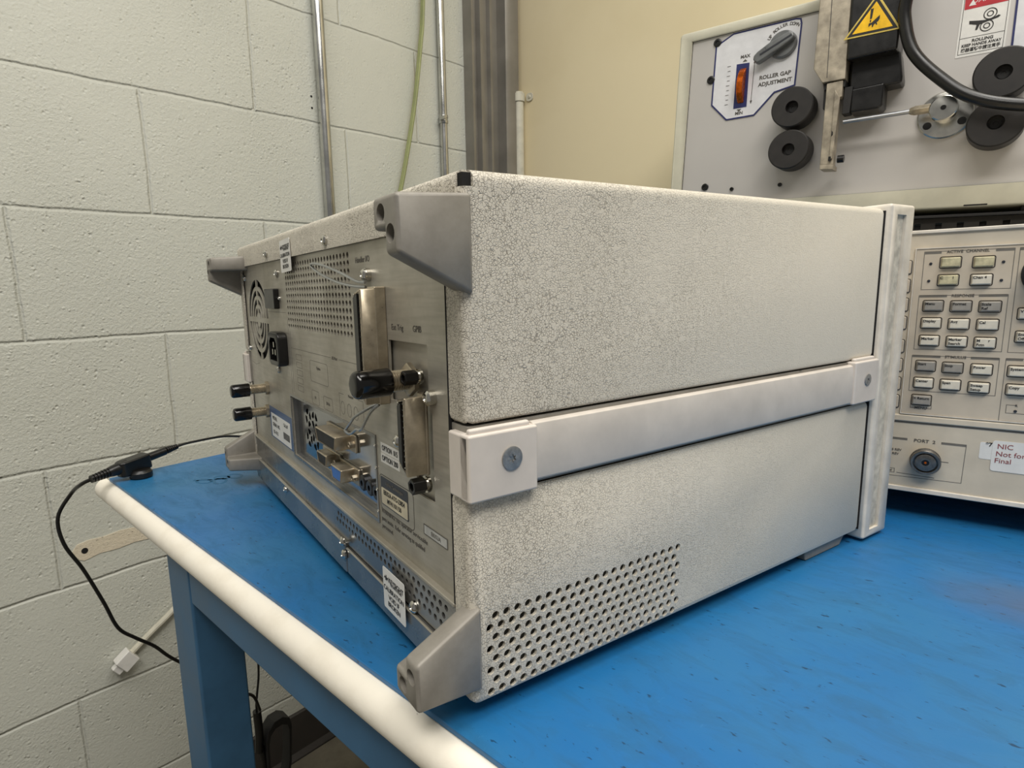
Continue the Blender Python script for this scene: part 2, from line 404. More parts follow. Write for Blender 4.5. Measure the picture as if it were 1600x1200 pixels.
# cream pipe with strap on the back wall
t = thing('pipe', (-.896, CYW - .017, FZ), 'cream painted pipe ending in a two-lug strap on the cream wall', 'pipe')
G().cyl((0, 0, 0), (0, 0, 1), .698 - FZ, .0135, 28).obj('tube', M_pipe, t)
g = G(); z = .684 - FZ
g.torus_prof([(-.010, .0135), (.010, .0135), (.010, .0165), (-.010, .0165)], (0, 0, z), (0, 0, 1), 28)
for sx in (-1, 1):
    g.prism(rrect(-.011, .011, -.010, .010, .008), (sx * .026, .016, z), (1, 0, 0), (0, 0, 1), (0, -.003, 0))
g.obj('strap', M_pipe, t, .0006)
g = G(); screw_head(g, (.027, .013, z), (0, -1, 0), .004, .003); g.obj('screw', M_pipe, t)
# grey-white flat cable with a square plug on the block wall under the bench
t = thing('network_cable', (WX + .006, .077, -.43), 'short white cable with a square plug hanging on the block wall below the scar', 'cable')
g = G(); g.tube([(.002, .0, -.0), (.004, .035, .025), (.004, .085, .058), (.003, .16, .125), (.003, .24, .22), (.003, .30, .32)], .0055, 10); g.obj('cord', M_pipe, t)
g = G(); rot = Matrix.Rotation(math.radians(35), 4, 'X'); g.box(-.004, .016, -.024, .004, -.014, .014); g.box(.0, .012, -.034, -.023, -.009, .009); g.bm.transform(rot); g.obj('plug', M_paper, t, .002)

# ================================================================== THE BENCH
t = thing('workbench', (-.1, .4, FZ), 'blue steel workbench with a white rounded front edge', 'workbench')
def W(z): return z - FZ
ox, oy = -.1, .4
TL = -.546; TR = 1.25; TB = 1.115
def bx(x0, x1, y0, y1, z0, z1): return G().box(x0 - ox, x1 - ox, y0 - oy, y1 - oy, z0 - FZ, z1 - FZ)
bx(TL, TR, -.0070, TB, -.0262, -.0034).obj('tabletop', M_cap, t, .001)
R0 = .0118; prof = [(-.0068, -.0036)]
for k in range(0, 19):
    a = math.radians(90 + 10 * k); prof.append((-.0072 + R0 * math.cos(a), -.0152 + R0 * math.sin(a)))
prof.append((-.0068, -.0268))
g = G(); g.prism([(y - oy, z - FZ) for y, z in prof], (TL - .016 - ox, 0, 0), (0, 1, 0), (0, 0, 1), (TR - TL + .016, 0, 0)); g.obj("edge_trim", M_edge, t, .003, 3)
g = bx(-.3323, TR - .12, -.006, .030, -.0664, -.0264); g.obj('front_rail', M_bluepaint, t, .0015)
g = bx(-.383, -.335, .030, TB - .03, -.075, -.0264); g.obj('side_rail', M_bluepaint, t, .0015)
for x in (-.3846, TR - .17):
    for y0, y1 in ((-.0065, .036), (TB - .06, TB - .018)):
        bx(x, x + .0523, y0, y1, FZ + .012, -.0264).obj('leg', M_bluepaint, t, .0025)
        bx(x + .008, x + .044, y0 + .004, y1 - .004, FZ, FZ + .012).obj('leg_foot', M_blackm, t, .002)
# mat
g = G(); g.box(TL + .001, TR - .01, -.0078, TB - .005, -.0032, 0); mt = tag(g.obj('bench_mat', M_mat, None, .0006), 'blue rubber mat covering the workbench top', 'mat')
g = G()
def scrib(cx, cy, rx, ry, a0, a1, tilt=0, n=14):
    P = []
    for k in range(n + 1):
        a = math.radians(a0 + (a1 - a0) * k / n); x, y = rx * math.cos(a), ry * math.sin(a); P.append((cx + x * math.cos(tilt) - y * math.sin(tilt), cy + x * math.sin(tilt) + y * math.cos(tilt)))
    outline(g, P, .0030, (0, 0, 0), (1, 0, 0), (0, 1, 0), (0, 0, .0001), False)
scrib(-.452, .058, .009, .006, 20, 390, .3); scrib(-.440, .070, .010, .006, 0, 350, -.4); scrib(-.450, .076, .008, .005, -60, 330, .5); scrib(-.444, .088, .009, .006, 0, 360, .1); scrib(-.455, .066, .016, .004, 160, 330, 1.0)
o = g.obj('green_ink_mark', simple('green_marker', (24, 98, 140), .5), mt); o['label'] = 'faded green marker scribble'

# ================================================================== THE INSTRUMENT SEEN FROM BEHIND
BZ = .008
nt = thing('network_analyzer', (0, 0, BZ), 'large grey boxed test instrument turned to show its rear connectors and vinyl side', 'test instrument', (0, 0, math.radians(76.7198)))
WID, LEN, HGT = .425, .3375, .2308
# upper cover
g = G(); g.box(0, LEN, 0, WID, .1285, HGT)
uc = g.obj('upper_cover', M_vinyl, nt, .0042, 3); bake(uc)
g = G(); g.box(.0016, LEN - .004, .0016, WID - .0016, .10, HGT - .0016); g2 = G(); g2.box(-.01, .01, .0135, WID - .0135, .12, .2112)
cut(uc, g); cut(uc, g2)
g = G(); g.box(-.001, .0060, -.001, .0046, .2240, HGT + .001)          # square notch at the corner
cut(uc, g)
g = G(); g.box(-.001, .003, .0044, .0052, .2150, .2242); cut(uc, g)     # seam below it
G().box(.0018, .0070, .0016, .0056, .2236, HGT - .0014).obj('corner_gap', M_dark, nt)
# lower cover, vented
lc = G().box(0, LEN, 0, WID, 0, .0985).obj('lower_cover', M_vinyl, nt, .0042, 3); bake(lc)
g = G(); g.box(.0016, LEN - .004, .0016, WID - .0016, .0016, .11); g2 = G(); g2.box(-.01, .01, .0135, WID - .0135, -.01, .12)
cut(lc, g); cut(lc, g2)
g = G()
for row in range(8):
    z = .0414 - row * .00520; x0 = .0126 if row % 2 == 0 else .00945
    for k in range(21): g.cyl((x0 + k * .00610, -.002, z), (0, 1, 0), .005, .00198, 12)
cut(lc, g)
# chassis inside
G().box(.0125, LEN - .005, .0048, WID - .0048, .0026, .2270).obj('chassis', M_inside, nt)
# side channel between the covers
for ya in (.0010, WID - .0136): G().box(.001, LEN, ya, ya + .0126, .0985, .1285).obj('side_frame', M_bump, nt)
def strip(side):
    s = 1 if side == 0 else -1; y0 = 0 if side == 0 else WID
    prof = [(0, .1003), (-.0012, .1001), (-.0026, .1012), (-.0031, .1045), (-.0034, .113), (-.0031, .1225), (-.0024, .1262), (-.0008, .1270), (0.001, .1270), (.001, .1003)]
    g = G(); g.prism([(y0 + s * a, z) for a, z in prof], (.0325, 0, 0), (0, 1, 0), (0, 0, 1), (.274, 0, 0)); g.obj('side_strap', M_strap, nt, .0003)
    for x0, x1, sx in ((-.0022, .0335, .0193), (.3045, .3358, .3209)):
        g = G(); lo, hi = (.0972, .1262) if x0 < .1 else (.0998, .1290)
        ya, yb = sorted((y0 - s * .0046, y0 + s * .0030)); g.box(x0, x1, ya, yb, lo, hi)
        if x0 < .1:
            ya, yb = sorted((y0 - s * .0040, y0 + s * .0120)); g.box(x0, .003, ya, yb, lo + .0002, hi - .0002)
        g.box(x0 + .0015, x1 - .003, min(y0 - s * .003, y0), max(y0 - s * .003, y0), hi - .001, hi + .0022)
        c = g.obj('end_cap', M_cap, nt, .0012, 3)
        g = G(); r = .0052 if x0 < .1 else .0040
        g.lathe([(0, r), (.0005, r), (.0006, r * .93), (.0006, r * .36), (-.0006, r * .30), (-.0006, 0)], (sx, y0 - s * .0047, .1137 if x0 < .1 else .1158), (0, -s, 0), 28)
        for k in range(6):
            a = k * PI / 3; g.lathe([(0, .0), (0, r * .16), (.0007, r * .14), (.0007, 0)], (sx + r * .36 * math.cos(a), y0 - s * .0047, (.1137 if x0 < .1 else .1158) + r * .36 * math.sin(a)), (0, -s, 0), 8)
        g.obj('screw', M_capscrew, c)
strip(0); strip(1)
# front bezel
g = G(); g.box(LEN, .3712, -.0035, WID + .0035, -.0058, .2335)
bz = g.obj('front_bezel', M_bezel, nt, .0022, 3); bake(bz)
g = G(); g.box(.3455, .3585, -.01, -.0012, .0005, .2265); cut(bz, g)
g = G(); g.box(.3455, .3583, -.0016, -.0008, .0005, .2265); g.obj('bezel_inlay', M_bezelgrey, bz)
g = G(); g.box(LEN - .0012, LEN + .0006, .0002, WID, .002, .2290); g.obj('bezel_gasket', M_dark, nt)
G().box(.3710, .3722, .02, WID - .02, .02, .215).obj('front_face', M_an2, nt)
# feet
for x0, x1 in ((.275, .326), (.012, .052)):
    for y0 in ((.004, WID - .044) if x0 > .1 else (.090, WID - .044)):
        g = G(); g.prism([(x0, -.0076), (x1 - .006, -.0076), (x1, -.001), (x1, .0018), (x0 - .001, .0018), (x0 - .001, -.003)], (0, y0, 0), (1, 0, 0), (0, 0, 1), (0, .04, 0))
        g.obj('foot', M_bump, nt, .001)
# corner bumpers
def bumper(near, top):
    s = 1 if near else -1; y0 = -.0022 if near else WID + .0022
    zz = (lambda z: z) if top else (lambda z: .2310 - z)
    ya, yb, yc, yd = y0, y0 + s * .0108, y0 + s * .0207, y0 + s * .0350
    EP = [(ya, .1985), (yb, .1985), (yb, .2078), (yc, .2078), (yc, .2200), (ya, .2200)]; BP = [(ya, .1822), (yb, .1822), (yb, .2078), (yd, .2078), (yd, .2214), (ya, .2214)]
    g = G(); e = [g.bm.verts.new((-.0286, a, zz(b_))) for a, b_ in EP]; f = [g.bm.verts.new((.004, a, zz(b_))) for a, b_ in BP]
    g.bm.faces.new(e); g.bm.faces.new(f[::-1])
    for i in range(6): g.bm.faces.new([e[i], f[i], f[(i + 1) % 6], e[(i + 1) % 6]])
    g.fix(); o = g.obj('corner_bumper', M_bump, nt, .0018, 3); bake(o)
    g3 = G(); h = [(y0 + s * .0135, zz(.2138)), (y0 + s * .0056, zz(.2058))]
    for yy, z in h: g3.cyl((-.034, yy, z), (1, 0, 0), .020, .0036, 18)
    cut(o, g3)
    for f in o.data.polygons: f.use_smooth = True
    o.data.set_sharp_from_angle(angle=math.radians(28))
    g = G(); screw_head(g, (-.0160, h[0][0], h[0][1]), (-1, 0, 0), .0030, .0024); g.obj('screw', M_screw, o)
for a in (True, False):
    for c_ in (True, False): bumper(a, c_)

# ---- rear panel: holes cut through a thin plate
XP = .0024
def fy(y, z, x=XP): return (x, y, z)
RR, RU, RN = (0, -1, 0), (0, 0, 1), (-1, 0, 0)
rp = G().box(XP, XP + .0012, .0136, WID - .0138, .0435, .2112).obj('rear_panel', M_panel, nt)
g = G()
for r_ in range(11):
    for c_ in range(24):
        g.cyl((-.002, .1295 + c_ * .00578, .1600 + r_ * .00458), (1, 0, 0), .008, .00185, 8)
cut(rp, g)
def arcs(g, cy, cz, radii, wd, x0, dx, gap=.0022, quad=True, rot=0):
    for R in radii:
        for q in range(4):
            ga = gap / R; a0 = q * PI / 2 + ga + rot; a1 = (q + 1) * PI / 2 - ga + rot; n = 9
            P = [(R - wd / 2) * 1 for _ in range(1)]
            inn = [((R - wd / 2) * math.cos(a0 + (a1 - a0) * k / n), (R - wd / 2) * math.sin(a0 + (a1 - a0) * k / n)) for k in range(n + 1)]
            out = [((R + wd / 2) * math.cos(a0 + (a1 - a0) * k / n), (R + wd / 2) * math.sin(a0 + (a1 - a0) * k / n)) for k in range(n + 1)]
            g.prism([(cy + a, cz + b_) for a, b_ in inn + out[::-1]], (x0, 0, 0), (0, 1, 0), (0, 0, 1), (dx, 0, 0))
g = G(); arcs(g, .364, .1615, (.0090, .0165, .0245), .0046, -.002, .008); arcs(g, .364, .1615, (.0335,), .0062, -.002, .008)
cut(rp, g)
g = G(); g.box(-.002, .006, .1035, .2725, .0548, .1032); g.prism([(.0338, .0852), (.0520, .0852), (.0520, .1290), (.0780, .1290), (.0780, .1602), (.0362, .1602), (.0362, .1290), (.0338, .1290)], (-.002, 0, 0), (0, 1, 0), (0, 0, 1), (.008, 0, 0)); cut(rp, g)
# dark interior box behind the holes
g = G(); g.box(.0095, .0124, .100, .412, .107, .2105); g.obj('inner_shield', M_dark, nt)
# fan hub behind the finger guard
g = G(); g.cyl((.0050, .364, .1615), (1, 0, 0), .0045, .012, 28); f_ = g.obj('fan', M_blackm, nt)
# recessed plates
g = G(); g.box(.0050, .0060, .0300, .0820, .0820, .1640); g.obj('bracket_plate', M_panel, nt)
io = G().box(.0068, .0078, .1020, .2740, .0540, .1040).obj('port_plate', simple('polished_steel', (170, 172, 176), .13, 1.0, .03, 30), nt)
g = G(); arcs(g, .2445, .0895, (.0050,), .0042, .004, .006, .0012, rot=.4); arcs(g, .2445, .0735, (.0050,), .0042, .004, .006, .0012, rot=.9); arcs(g, .2290, .0895, (.0050,), .0042, .004, .006, .0012, rot=.1); arcs(g, .2290, .0735, (.0050,), .0042, .004, .006, .0012, rot=1.2)
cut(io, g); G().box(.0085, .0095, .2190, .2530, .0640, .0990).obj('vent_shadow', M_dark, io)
g = G(); outline(g, [(.1022, .0538), (.2738, .0538), (.2738, .1042), (.1022, .1042)], .0018, (XP - .0006, 0, 0), (0, 1, 0), (0, 0, 1), (.0055, 0, 0)); g.obj('port_frame', M_darkzinc, nt)
g = G()
for z in (.060, .073, .086, .099): screw_head(g, fy(.1020, z, XP - .0006), RN, .0010, .0006)
g.obj('rivets', M_screw, nt)
# bottom strips
bs = G().box(.0006, .0018, .0136, WID - .0138, .0205, .0445).obj('lower_vent_strip', M_darkzinc, nt)
g = G()
for r_, z in enumerate((.0375, .0325, .0275)):
    for k in range(27):
        y = .0235 + k * .0056 + (.0028 if r_ % 2 else 0)
        if r_ == 2 and y > .075: continue
        if y < .176: g.cyl((-.002, y, z), (1, 0, 0), .006, .0017, 8)
cut(bs, g)
G().box(.0040, .0060, .0140, .25, .0210, .0430).obj('vent_backing', M_dark, bs)
g = G(); g.box(-.0008, .0036, .0138, WID - .0138, .0425, .0446); g.obj('ridge', M_panel, nt, .0006)
g = G(); g.box(-.0012, .012, .1550, WID - .0138, .0006, .0218); g.box(-.0006, .012, .0138, .1546, .0006, .0188); g.obj('lower_flange', M_darkzinc, nt, .0008)
g = G(); g.box(-.0022, .0, .1560, WID - .016, .0208, .0222); g.box(-.0014, .0, .016, .153, .0180, .0192); g.obj('flange_lip', M_panel, nt, .0004)
g = G(); g.box(-.0003, .0022, .0136, .0142, .0445, .2110); g.obj('panel_seam', M_dark, nt)

def scr(y, z, r=.0030, h=.0024, x=XP, par=None):
    g = G(); screw_head(g, (x, y, z), RN, r, h); return g.obj('screw', M_screw, par or nt)
for y, z, r, x in ((.3059, .2173, .0032, 0), (.1585, .2163, .0034, 0), (.2864, .2008, .0032, XP), (.3026, .1218, .0030, XP), (.0716, .1079, .0032, XP),
                   (.2969, .0182, .0028, -.0012), (.1542, .0236, .0032, -.0022), (.1557, .0136, .0032, -.0012), (.0567, .0226, .0034, .0004), (.4050, .1332, .0022, XP), (.4060, .2005, .0028, XP)): scr(y, z, r, .0026, x)

# fuse holder, mains inlet
g = G(); g.prism(rrect(.2865, .3175, .1728, .1890, .001), (XP, 0, 0), (0, 1, 0), (0, 0, 1), (-.0045, 0, 0)); fh = g.obj('fuse_holder', M_black, nt, .0008)
for y in (.2835, .3215): scr(y, .1812, .0016, .0018)
g = G(); g.prism(rrect(.2710, .3030, .1270, .1545, .006), (XP, 0, 0), (0, 1, 0), (0, 0, 1), (-.0080, 0, 0)); inl = g.obj('mains_inlet', M_black, nt, .0012); bake(inl)
g = G(); g.prism([(.2760, .1315), (.2980, .1315), (.2980, .1460), (.2935, .1500), (.2805, .1500), (.2760, .1460)], (-.0075, 0, 0), (0, 1, 0), (0, 0, 1), (.0070, 0, 0)); cut(inl, g)
g = G()
for y, z in ((.2830, .1385), (.2910, .1385), (.2870, .1445)): g.box(-.0050, -.0004, y - .0012, y + .0012, z - .0004 - .002, z + .002)
g.obj('pin', M_screw, inl)

# coax connectors
def coax(y, z, rb, rc, Lb, Lc, name='coax_port', nut=.0):
    g = G(); prof = [(0, rb * 1.15), (.0012, rb * 1.15), (.0012, rb)]; h = .0018
    while h < Lb - .001: prof += [(h, rb), (h + .0004, rb * .88), (h + .0008, rb * .88), (h + .0012, rb)]; h += .0012
    prof += [(Lb + .002, rb * .95)]
    g.lathe(prof, fy(y, z), RN, 28); p = g.obj(name, M_nickel, nt)
    if nut: g = G(); g.lathe([(0, nut), (.0026, nut), (.0030, nut * .92)], fy(y, z), RN, 6, .3); g.obj('hex_nut', M_nickel, p, .0003)
    g = G(); n = 6; pr = [(Lb, rc * .98), (Lb + .0004, rc)]; L2 = Lb + Lc
    pr += [(L2 - rc * .45, rc)] + [(L2 - rc * .45 * (1 - math.sin(k * PI / 2 / n)), rc - rc * .42 * (1 - math.cos(k * PI / 2 / n))) for k in range(1, n)] + [(L2, rc * .5), (L2, 0)]
    g.lathe(pr, fy(y, z), RN, 28); d = g.obj('dust_cap', M_gloss, p); d['label'] = 'glossy black dust cap'
coax(.0528, .1425, .0052, .0066, .0125, .0180, 'trigger_port', .0083)
coax(.3490, .1000, .0046, .0060, .0170, .0160, nut=.0062); coax(.3550, .0775, .0046, .0060, .0160, .0155, nut=.0062)

# hex standoffs
def standoff(y, z, par, r=.0036, L=.0092):
    g = G(); g.lathe([(0, r * 1.02), (.0016, r * 1.02), (.0016, r * .8), (.0024, r * .8)], fy(y, z), RN, 20); a = g.obj('washer', M_screw, par)
    g = G(); g.lathe([(.0024, r), (L, r), (L, r * .55), (L - .003, r * .5), (L - .003, 0)], fy(y, z), RN, 6, .5); g.obj('jack_screw', M_black, par, .0004)
# ribbon connectors
def ribbon(y0, y1, z0, z1, L, teeth, seam, name):
    ch = (y1 - y0) * .55
    P = [(y0, z0 + .001), (y0, z1), (y1 - .001, z1), (y1, z1 - ch * .4), (y1, z0 + ch), (y1 - ch * .7, z0)]
    P = [(y0, z0), (y0, z1), (y1, z1 - ch * .5), (y1, z0 + ch * 1.2)]
    g = G(); g.prism(P, (XP, 0, 0), (0, 1, 0), (0, 0, 1), (-L, 0, 0)); o = g.obj(name, M_nickel, nt, .0009, 2); bake(o)
    w = .0011; Q = [(y0 + w, z0 + w * 2), (y0 + w, z1 - w * 1.4), (y1 - w, z1 - ch * .5 - w * .8), (y1 - w, z0 + ch * 1.2 + w)]
    g = G(); g.prism(Q, (XP - L - .001, 0, 0), (0, 1, 0), (0, 0, 1), (.0040, 0, 0)); cut(o, g)
    g = G(); q = .0014; Q2 = [(y0 + w + q, z0 + w * 3 + q), (y0 + w + q, z1 - w * 2.4), (y1 - w - q * .6, z1 - ch * .5 - w * 2), (y1 - w - q * .6, z0 + ch * 1.2 + w * 2)]
    g.prism(Q2, (XP - L + .0028, 0, 0), (0, 1, 0), (0, 0, 1), (-.0036, 0, 0)); g.obj('insulator', M_black, o)
    g = G(); H = (z1 - z0) - .008
    for k in range(teeth):
        z = z0 + .005 + H * k / (teeth - 1); g.box(XP - L - .0001, XP - L + .0030, y0 + w * .6, y0 + w + q * .9, z - .0004, z + .0004); g.box(XP - L - .0001, XP - L + .0030, y1 - w - q * .9, y1 - w * .6, z - .0004, z + .0004)
    g.obj('contacts', M_screw, o)
    g = G(); fl = .0006; g.prism([(y0 - fl * .3, z0 - fl), (y0 - fl * .3, z1 + fl), (y1 + fl * .3, z1 + fl), (y1 + fl * .3, z0 - fl)], (XP, 0, 0), (0, 1, 0), (0, 0, 1), (-L * seam, 0, 0)); g.obj('flange', M_nickel, o, .0007)
    return o
hc = ribbon(.0790, .0885, .1270, .1866, .0140, 18, .45, 'handler_connector')
gc = ribbon(.0372, .0450, .0990, .1370, .0125, 12, .15, 'bus_connector')
standoff(.0440, .1448, gc); standoff(.0400, .0935, gc, .0040)
g = G(); g.cyl(fy(.0318, .1365), RN, .0026, .0036, 16); screw_head(g, (XP - .0024, .0318, .1365), RN, .0036, .0024); g.obj('screw', M_screw, gc)
g = G(); g.cyl(fy(.0990, .1936), RN, .0026, .0036, 16); screw_head(g, (XP - .0024, .0990, .1936), RN, .0032, .0024); g.obj('screw', M_screw, hc)
# spring bails
g = G(); g.tube([(-.003, .092, .1895), (-.004, .102, .1905), (-.0050, .122, .1955), (-.0058, .150, .2010), (-.0062, .168, .2028), (-.0060, .1705, .2010), (-.0055, .155, .1960), (-.0050, .128, .1905), (-.0036, .108, .1880), (-.002, .094, .1872)], .0008, 8, sub=5); g.obj('wire_bail', M_steel, hc)
g = G(); g.tube([(-.003, .084, .1262), (-.006, .089, .1235), (-.0085, .103, .1170), (-.0085, .1095, .1130), (-.0075, .121, .1065), (-.0078, .1225, .1050), (-.0085, .113, .1050), (-.0085, .103, .1095), (-.0080, .0965, .1110), (-.006, .087, .1215), (-.003, .082, .1262)], .0008, 8, sub=5); g.obj('wire_bail', M_steel, hc)
# d-sub ports
def dsub(y0, y1, z0, z1, L, fc, name, face=.0068):
    k = (z1 - z0) * .22
    g = G(); g.prism([(y0 + k, z0), (y1 - k, z0), (y1, z1), (y0, z1)], (face, 0, 0), (0, 1, 0), (0, 0, 1), (-L, 0, 0)); o = g.obj(name, M_nickel, nt, .0012, 3); bake(o)
    w = .0008; g = G(); g.prism([(y0 + k + w, z0 + w), (y1 - k - w, z0 + w), (y1 - w, z1 - w), (y0 + w, z1 - w)], (face - L - .001, 0, 0), (0, 1, 0), (0, 0, 1), (.0022, 0, 0)); cut(o, g)
    g = G(); w = .0011; g.prism([(y0 + k + w, z0 + w), (y1 - k - w, z0 + w), (y1 - w, z1 - w), (y0 + w, z1 - w)], (face - L + .0006, 0, 0), (0, 1, 0), (0, 0, 1), (.0010, 0, 0)); g.obj('pin_block', fc, o)
    g = G(); g.prism(rrect(y0 - .0075, y1 + .0075, z0 - .0008, z1 + .0008, .0012), (face, 0, 0), (0, 1, 0), (0, 0, 1), (-.0016, 0, 0)); g.obj('flange', M_nickel, o, .0005)
    for y in (y0 - .0048, y1 + .0048):
        g = G(); zc = (z0 + z1) / 2; g.lathe([(.0016, .0024), (.0052, .0024), (.0052, .0012), (.0030, .0012), (.003, 0)], (face, y, zc), RN, 6); g.obj('jack_screw', M_nickel, o, .0003)
M_vga = simple('blue_connector', (50, 110, 190), .4)
dsub(.1490, .1890, .0850, .0950, .0125, M_blackm, 'parallel_port'); dsub(.1800, .2010, .0665, .0750, .0090, M_blackm, 'serial_port'); 
v_ = dsub(.1470, .1680, .0640, .0735, .0105, M_vga, 'monitor_port')
for y in (.1315, .1200, .1100):
    g = G(); g.lathe([(0, .0050), (.0022, .0050), (.0030, .0042), (.0030, .0018), (.0005, .0018), (.0005, 0)], (.0068, y, .0682), RN, 22); g.obj('audio_jack', M_black, nt)
g = G(); g.box(.0050, .0068, .222, .256, .0630, .1000)
# printed legends on the rear panel
g = G(); E_ = (XP, 0, 0); D_ = (-.00008, 0, 0); Y_, Z_ = (0, 1, 0), (0, 0, 1)
def rline(pts, wd=.00035, closed=False): outline(g, pts, wd, E_, Y_, Z_, D_, closed)
rline([(.262, .143), (.170, .143)]); rline([(.155, .143), (.118, .143)]); rline([(.262, .143), (.262, .156)]); rline([(.262, .143), (.262, .108)])
rline(rrect(.178, .216, .1225, .1375, .002), closed=True); rline(rrect(.200, .216, .1060, .1160, .0015), closed=True); rline(rrect(.172, .190, .1060, .1150, .0015), closed=True)
for z in (.135, .129, .123, .117, .111): rline([(.236, z), (.250, z), (.250, z + .004), (.236, z + .004)], closed=True)
rline([(.114, .0500), (.1145, .0500)]);
rline([(.118, .1050), (.118, .1215), (.1255, .1215)]); rline([(.150, .1215), (.158, .1215), (.158, .1060)])
for y in (.1525, .1410, .1300): rline([(y + .0036 * math.cos(a * PI / 6), .1125 + .0042 * math.sin(a * PI / 6)) for a in range(12)], closed=True)
rline([(.2665, .104), (.2665, .168)]); rline([(.270, .170), (.330, .170)]); rline([(.406, .120), (.390, .118), (.375, .1205)])
g.obj('panel_lines', M_greyink, rp)
T = []
def rt_(s, size, y, z, **k): T.append((s, size, (XP - .0001, y, z), RR, RU, k))
rt_('Handler I/O', .0046, .1075, .2020, xs=.9); rt_('Ext Trig', .0042, .0668, .1668); rt_('GPIB', .0044, .0455, .1668, xs=.95); rt_('I/O Port', .0030, .1625, .143); rt_('Monitor', .0026, .1375, .1215)
rt_('Option', .003, .197, .133); rt_('E4', .003, .208, .111); rt_('50 Hz', .003, .181, .1105)
rt_('WARNING:', .0036, .0985, .0620, align='LEFT'); rt_('No operator serviceable', .0036, .0790, .0620, align='LEFT')
rt_('parts inside.  Refer servicing to qualified', .0036, .0985, .0573, align='LEFT', xs=.9); rt_('personnel.', .0036, .0985, .0528, align='LEFT')
T = [list(x) for x in T]
texts('lettering', T, M_lineink, rp)
# labels stuck on the back
def rlabel(name, P, mat, x=XP, th=.00015, par=None):
    g = G(); g.prism(P, (x, 0, 0), (0, 1, 0), (0, 0, 1), (-th, 0, 0)); return g.obj(name, mat, par or nt)
l1 = rlabel('option_label', [(.0710, .0970), (.0950, .0970), (.0950, .1025), (.0710, .1025)], M_paper); texts('lettering', [('OPTION  015', .0042, (XP - .0003, .0830, .0997), RR, RU, dict(xs=.82, bold=.004))], M_ink, l1)
l1 = rlabel('option_label', [(.0715, .0912), (.0952, .0912), (.0952, .0966), (.0715, .0966)], M_paper); texts('lettering', [('OPTION 200', .0042, (XP - .0003, .0833, .0939), RR, RU, dict(xs=.88, bold=.004))], M_ink, l1)
g = G(); outline(g, rrect(.0570, .0990, .0630, .0835, .003), .0005, E_, Y_, Z_, D_); g.obj('label_outline', M_lineink, rp)
l1 = rlabel('serial_plate', rrect(.0632, .0975, .0660, .0825, .0010), M_darklabel)
l2 = rlabel('serial_field', rrect(.0640, .0967, .0667, .0762, .0008), simple('beige_label', (206, 196, 170), .5), XP - .00015, par=l1)
texts('lettering', [('E8352A-ATO-23854', .0037, (XP - .0004, .0803, .0738), RR, RU, dict(xs=.86, bold=.01)), ('MY41101150', .0037, (XP - .0004, .0803, .0696), RR, RU, dict(xs=.9, bold=.01))], M_ink, l1)
texts('lettering', [('Agilent Technologies', .0026, (XP - .0003, .0795, .0796), RR, RU)], M_greyink, l1)
l1 = rlabel('inspection_label', [(.0232, .0662), (.0462, .0662), (.0462, .0712), (.0232, .0712)], simple('clear_label', (184, 184, 180), .3)); texts('lettering', [('E8352A', .003, (XP - .0003, .0340, .0686), RR, RU)], M_greyink, l1)
g = G(); outline(g, [(.0232, .0662), (.0462, .0662), (.0462, .0712), (.0232, .0712)], .0004, (XP - .0002, 0, 0), Y_, Z_, D_); g.obj('label_edge', M_lineink, l1)
l1 = rlabel('asset_label', [(.2770, .0552), (.3500, .0548), (.3500, .0838), (.2770, .0838)], M_bluelabel); l2 = rlabel('label_field', [(.2830, .0562), (.3450, .0562), (.3450, .0780), (.2830, .0780)], M_paper, XP - .00015, par=l1)
texts('lettering', [('MODEL', .0048, (XP - .0004, .340, .0740), RR, RU, dict(align='LEFT')), ('SERIAL NO.', .0048, (XP - .0004, .340, .0680), RR, RU, dict(align='LEFT')), ('US 4112', .0048, (XP - .0004, .340, .0610), RR, RU, dict(align='LEFT')), ('CAL-07', .0042, (XP - .0004, .303, .0735), RR, RU, dict(align='LEFT'))], M_ink, l1)
g = G()
for k in range(9): g.box(XP - .0005, XP - .0003, .2865 + k * .0022, .2875 + k * .0022, .0610, .0670)
g.obj('barcode', M_ink, l1)
# calibration seals
def seal(name, c, wy, hz, x, tilt, fold, par=nt):
    P = rrect(-wy / 2, wy / 2, -hz / 2, hz / 2, .0012); ca, sa = math.cos(tilt), math.sin(tilt)
    R_ = Vector((0, -ca, sa)); U_ = Vector((0, sa, ca)); O_ = Vector((x, c[0], c[1]))
    g = G(); g.prism(P, O_, R_, U_, (-.00025, 0, 0)); o = g.obj(name, M_paper, par); o['label'] = 'white calibration seal sticker'
    O2 = O_ + Vector((-.0004, 0, 0))
    at = lambda a, b_: O2 + R_ * a + U_ * b_
    z = hz
    texts('lettering', [('KEYSIGHT', wy * .150, at(wy * .12, z * .27), R_, U_, dict(bold=.01)), ('TECHNOLOGIES', wy * .07, at(wy * .12, z * .19), R_, U_), ('CALIBRATION', wy * .145, at(0, z * .02), R_, U_, dict(bold=.004)), ('VOID IF', wy * .145, at(0, -z * .16), R_, U_, dict(bold=.004)), ('BROKEN', wy * .145, at(0, -z * .33), R_, U_, dict(bold=.004))], M_ink, o)
    g = G(); a = wy * .033
    for i, h in enumerate((.3, .7, 1.2, 1.6, 1.0, .5)):
        c2 = at(-wy * .42 + i * a, z * .27 + (a * .4 if i % 2 else -a * .4)); g.prism([(-a * .3, -h * a), (a * .3, -h * a), (a * .3, h * a), (-a * .3, h * a)], c2, R_, U_, (-.0001, 0, 0))
    g.obj('emblem', M_ink, o)
seal('calibration_seal', (.0765, .0205), .0275, .0245, -.0022, 0, 0); seal('calibration_seal', (.2480, .2125), .0275, .0235, -.0006, .03, 0)

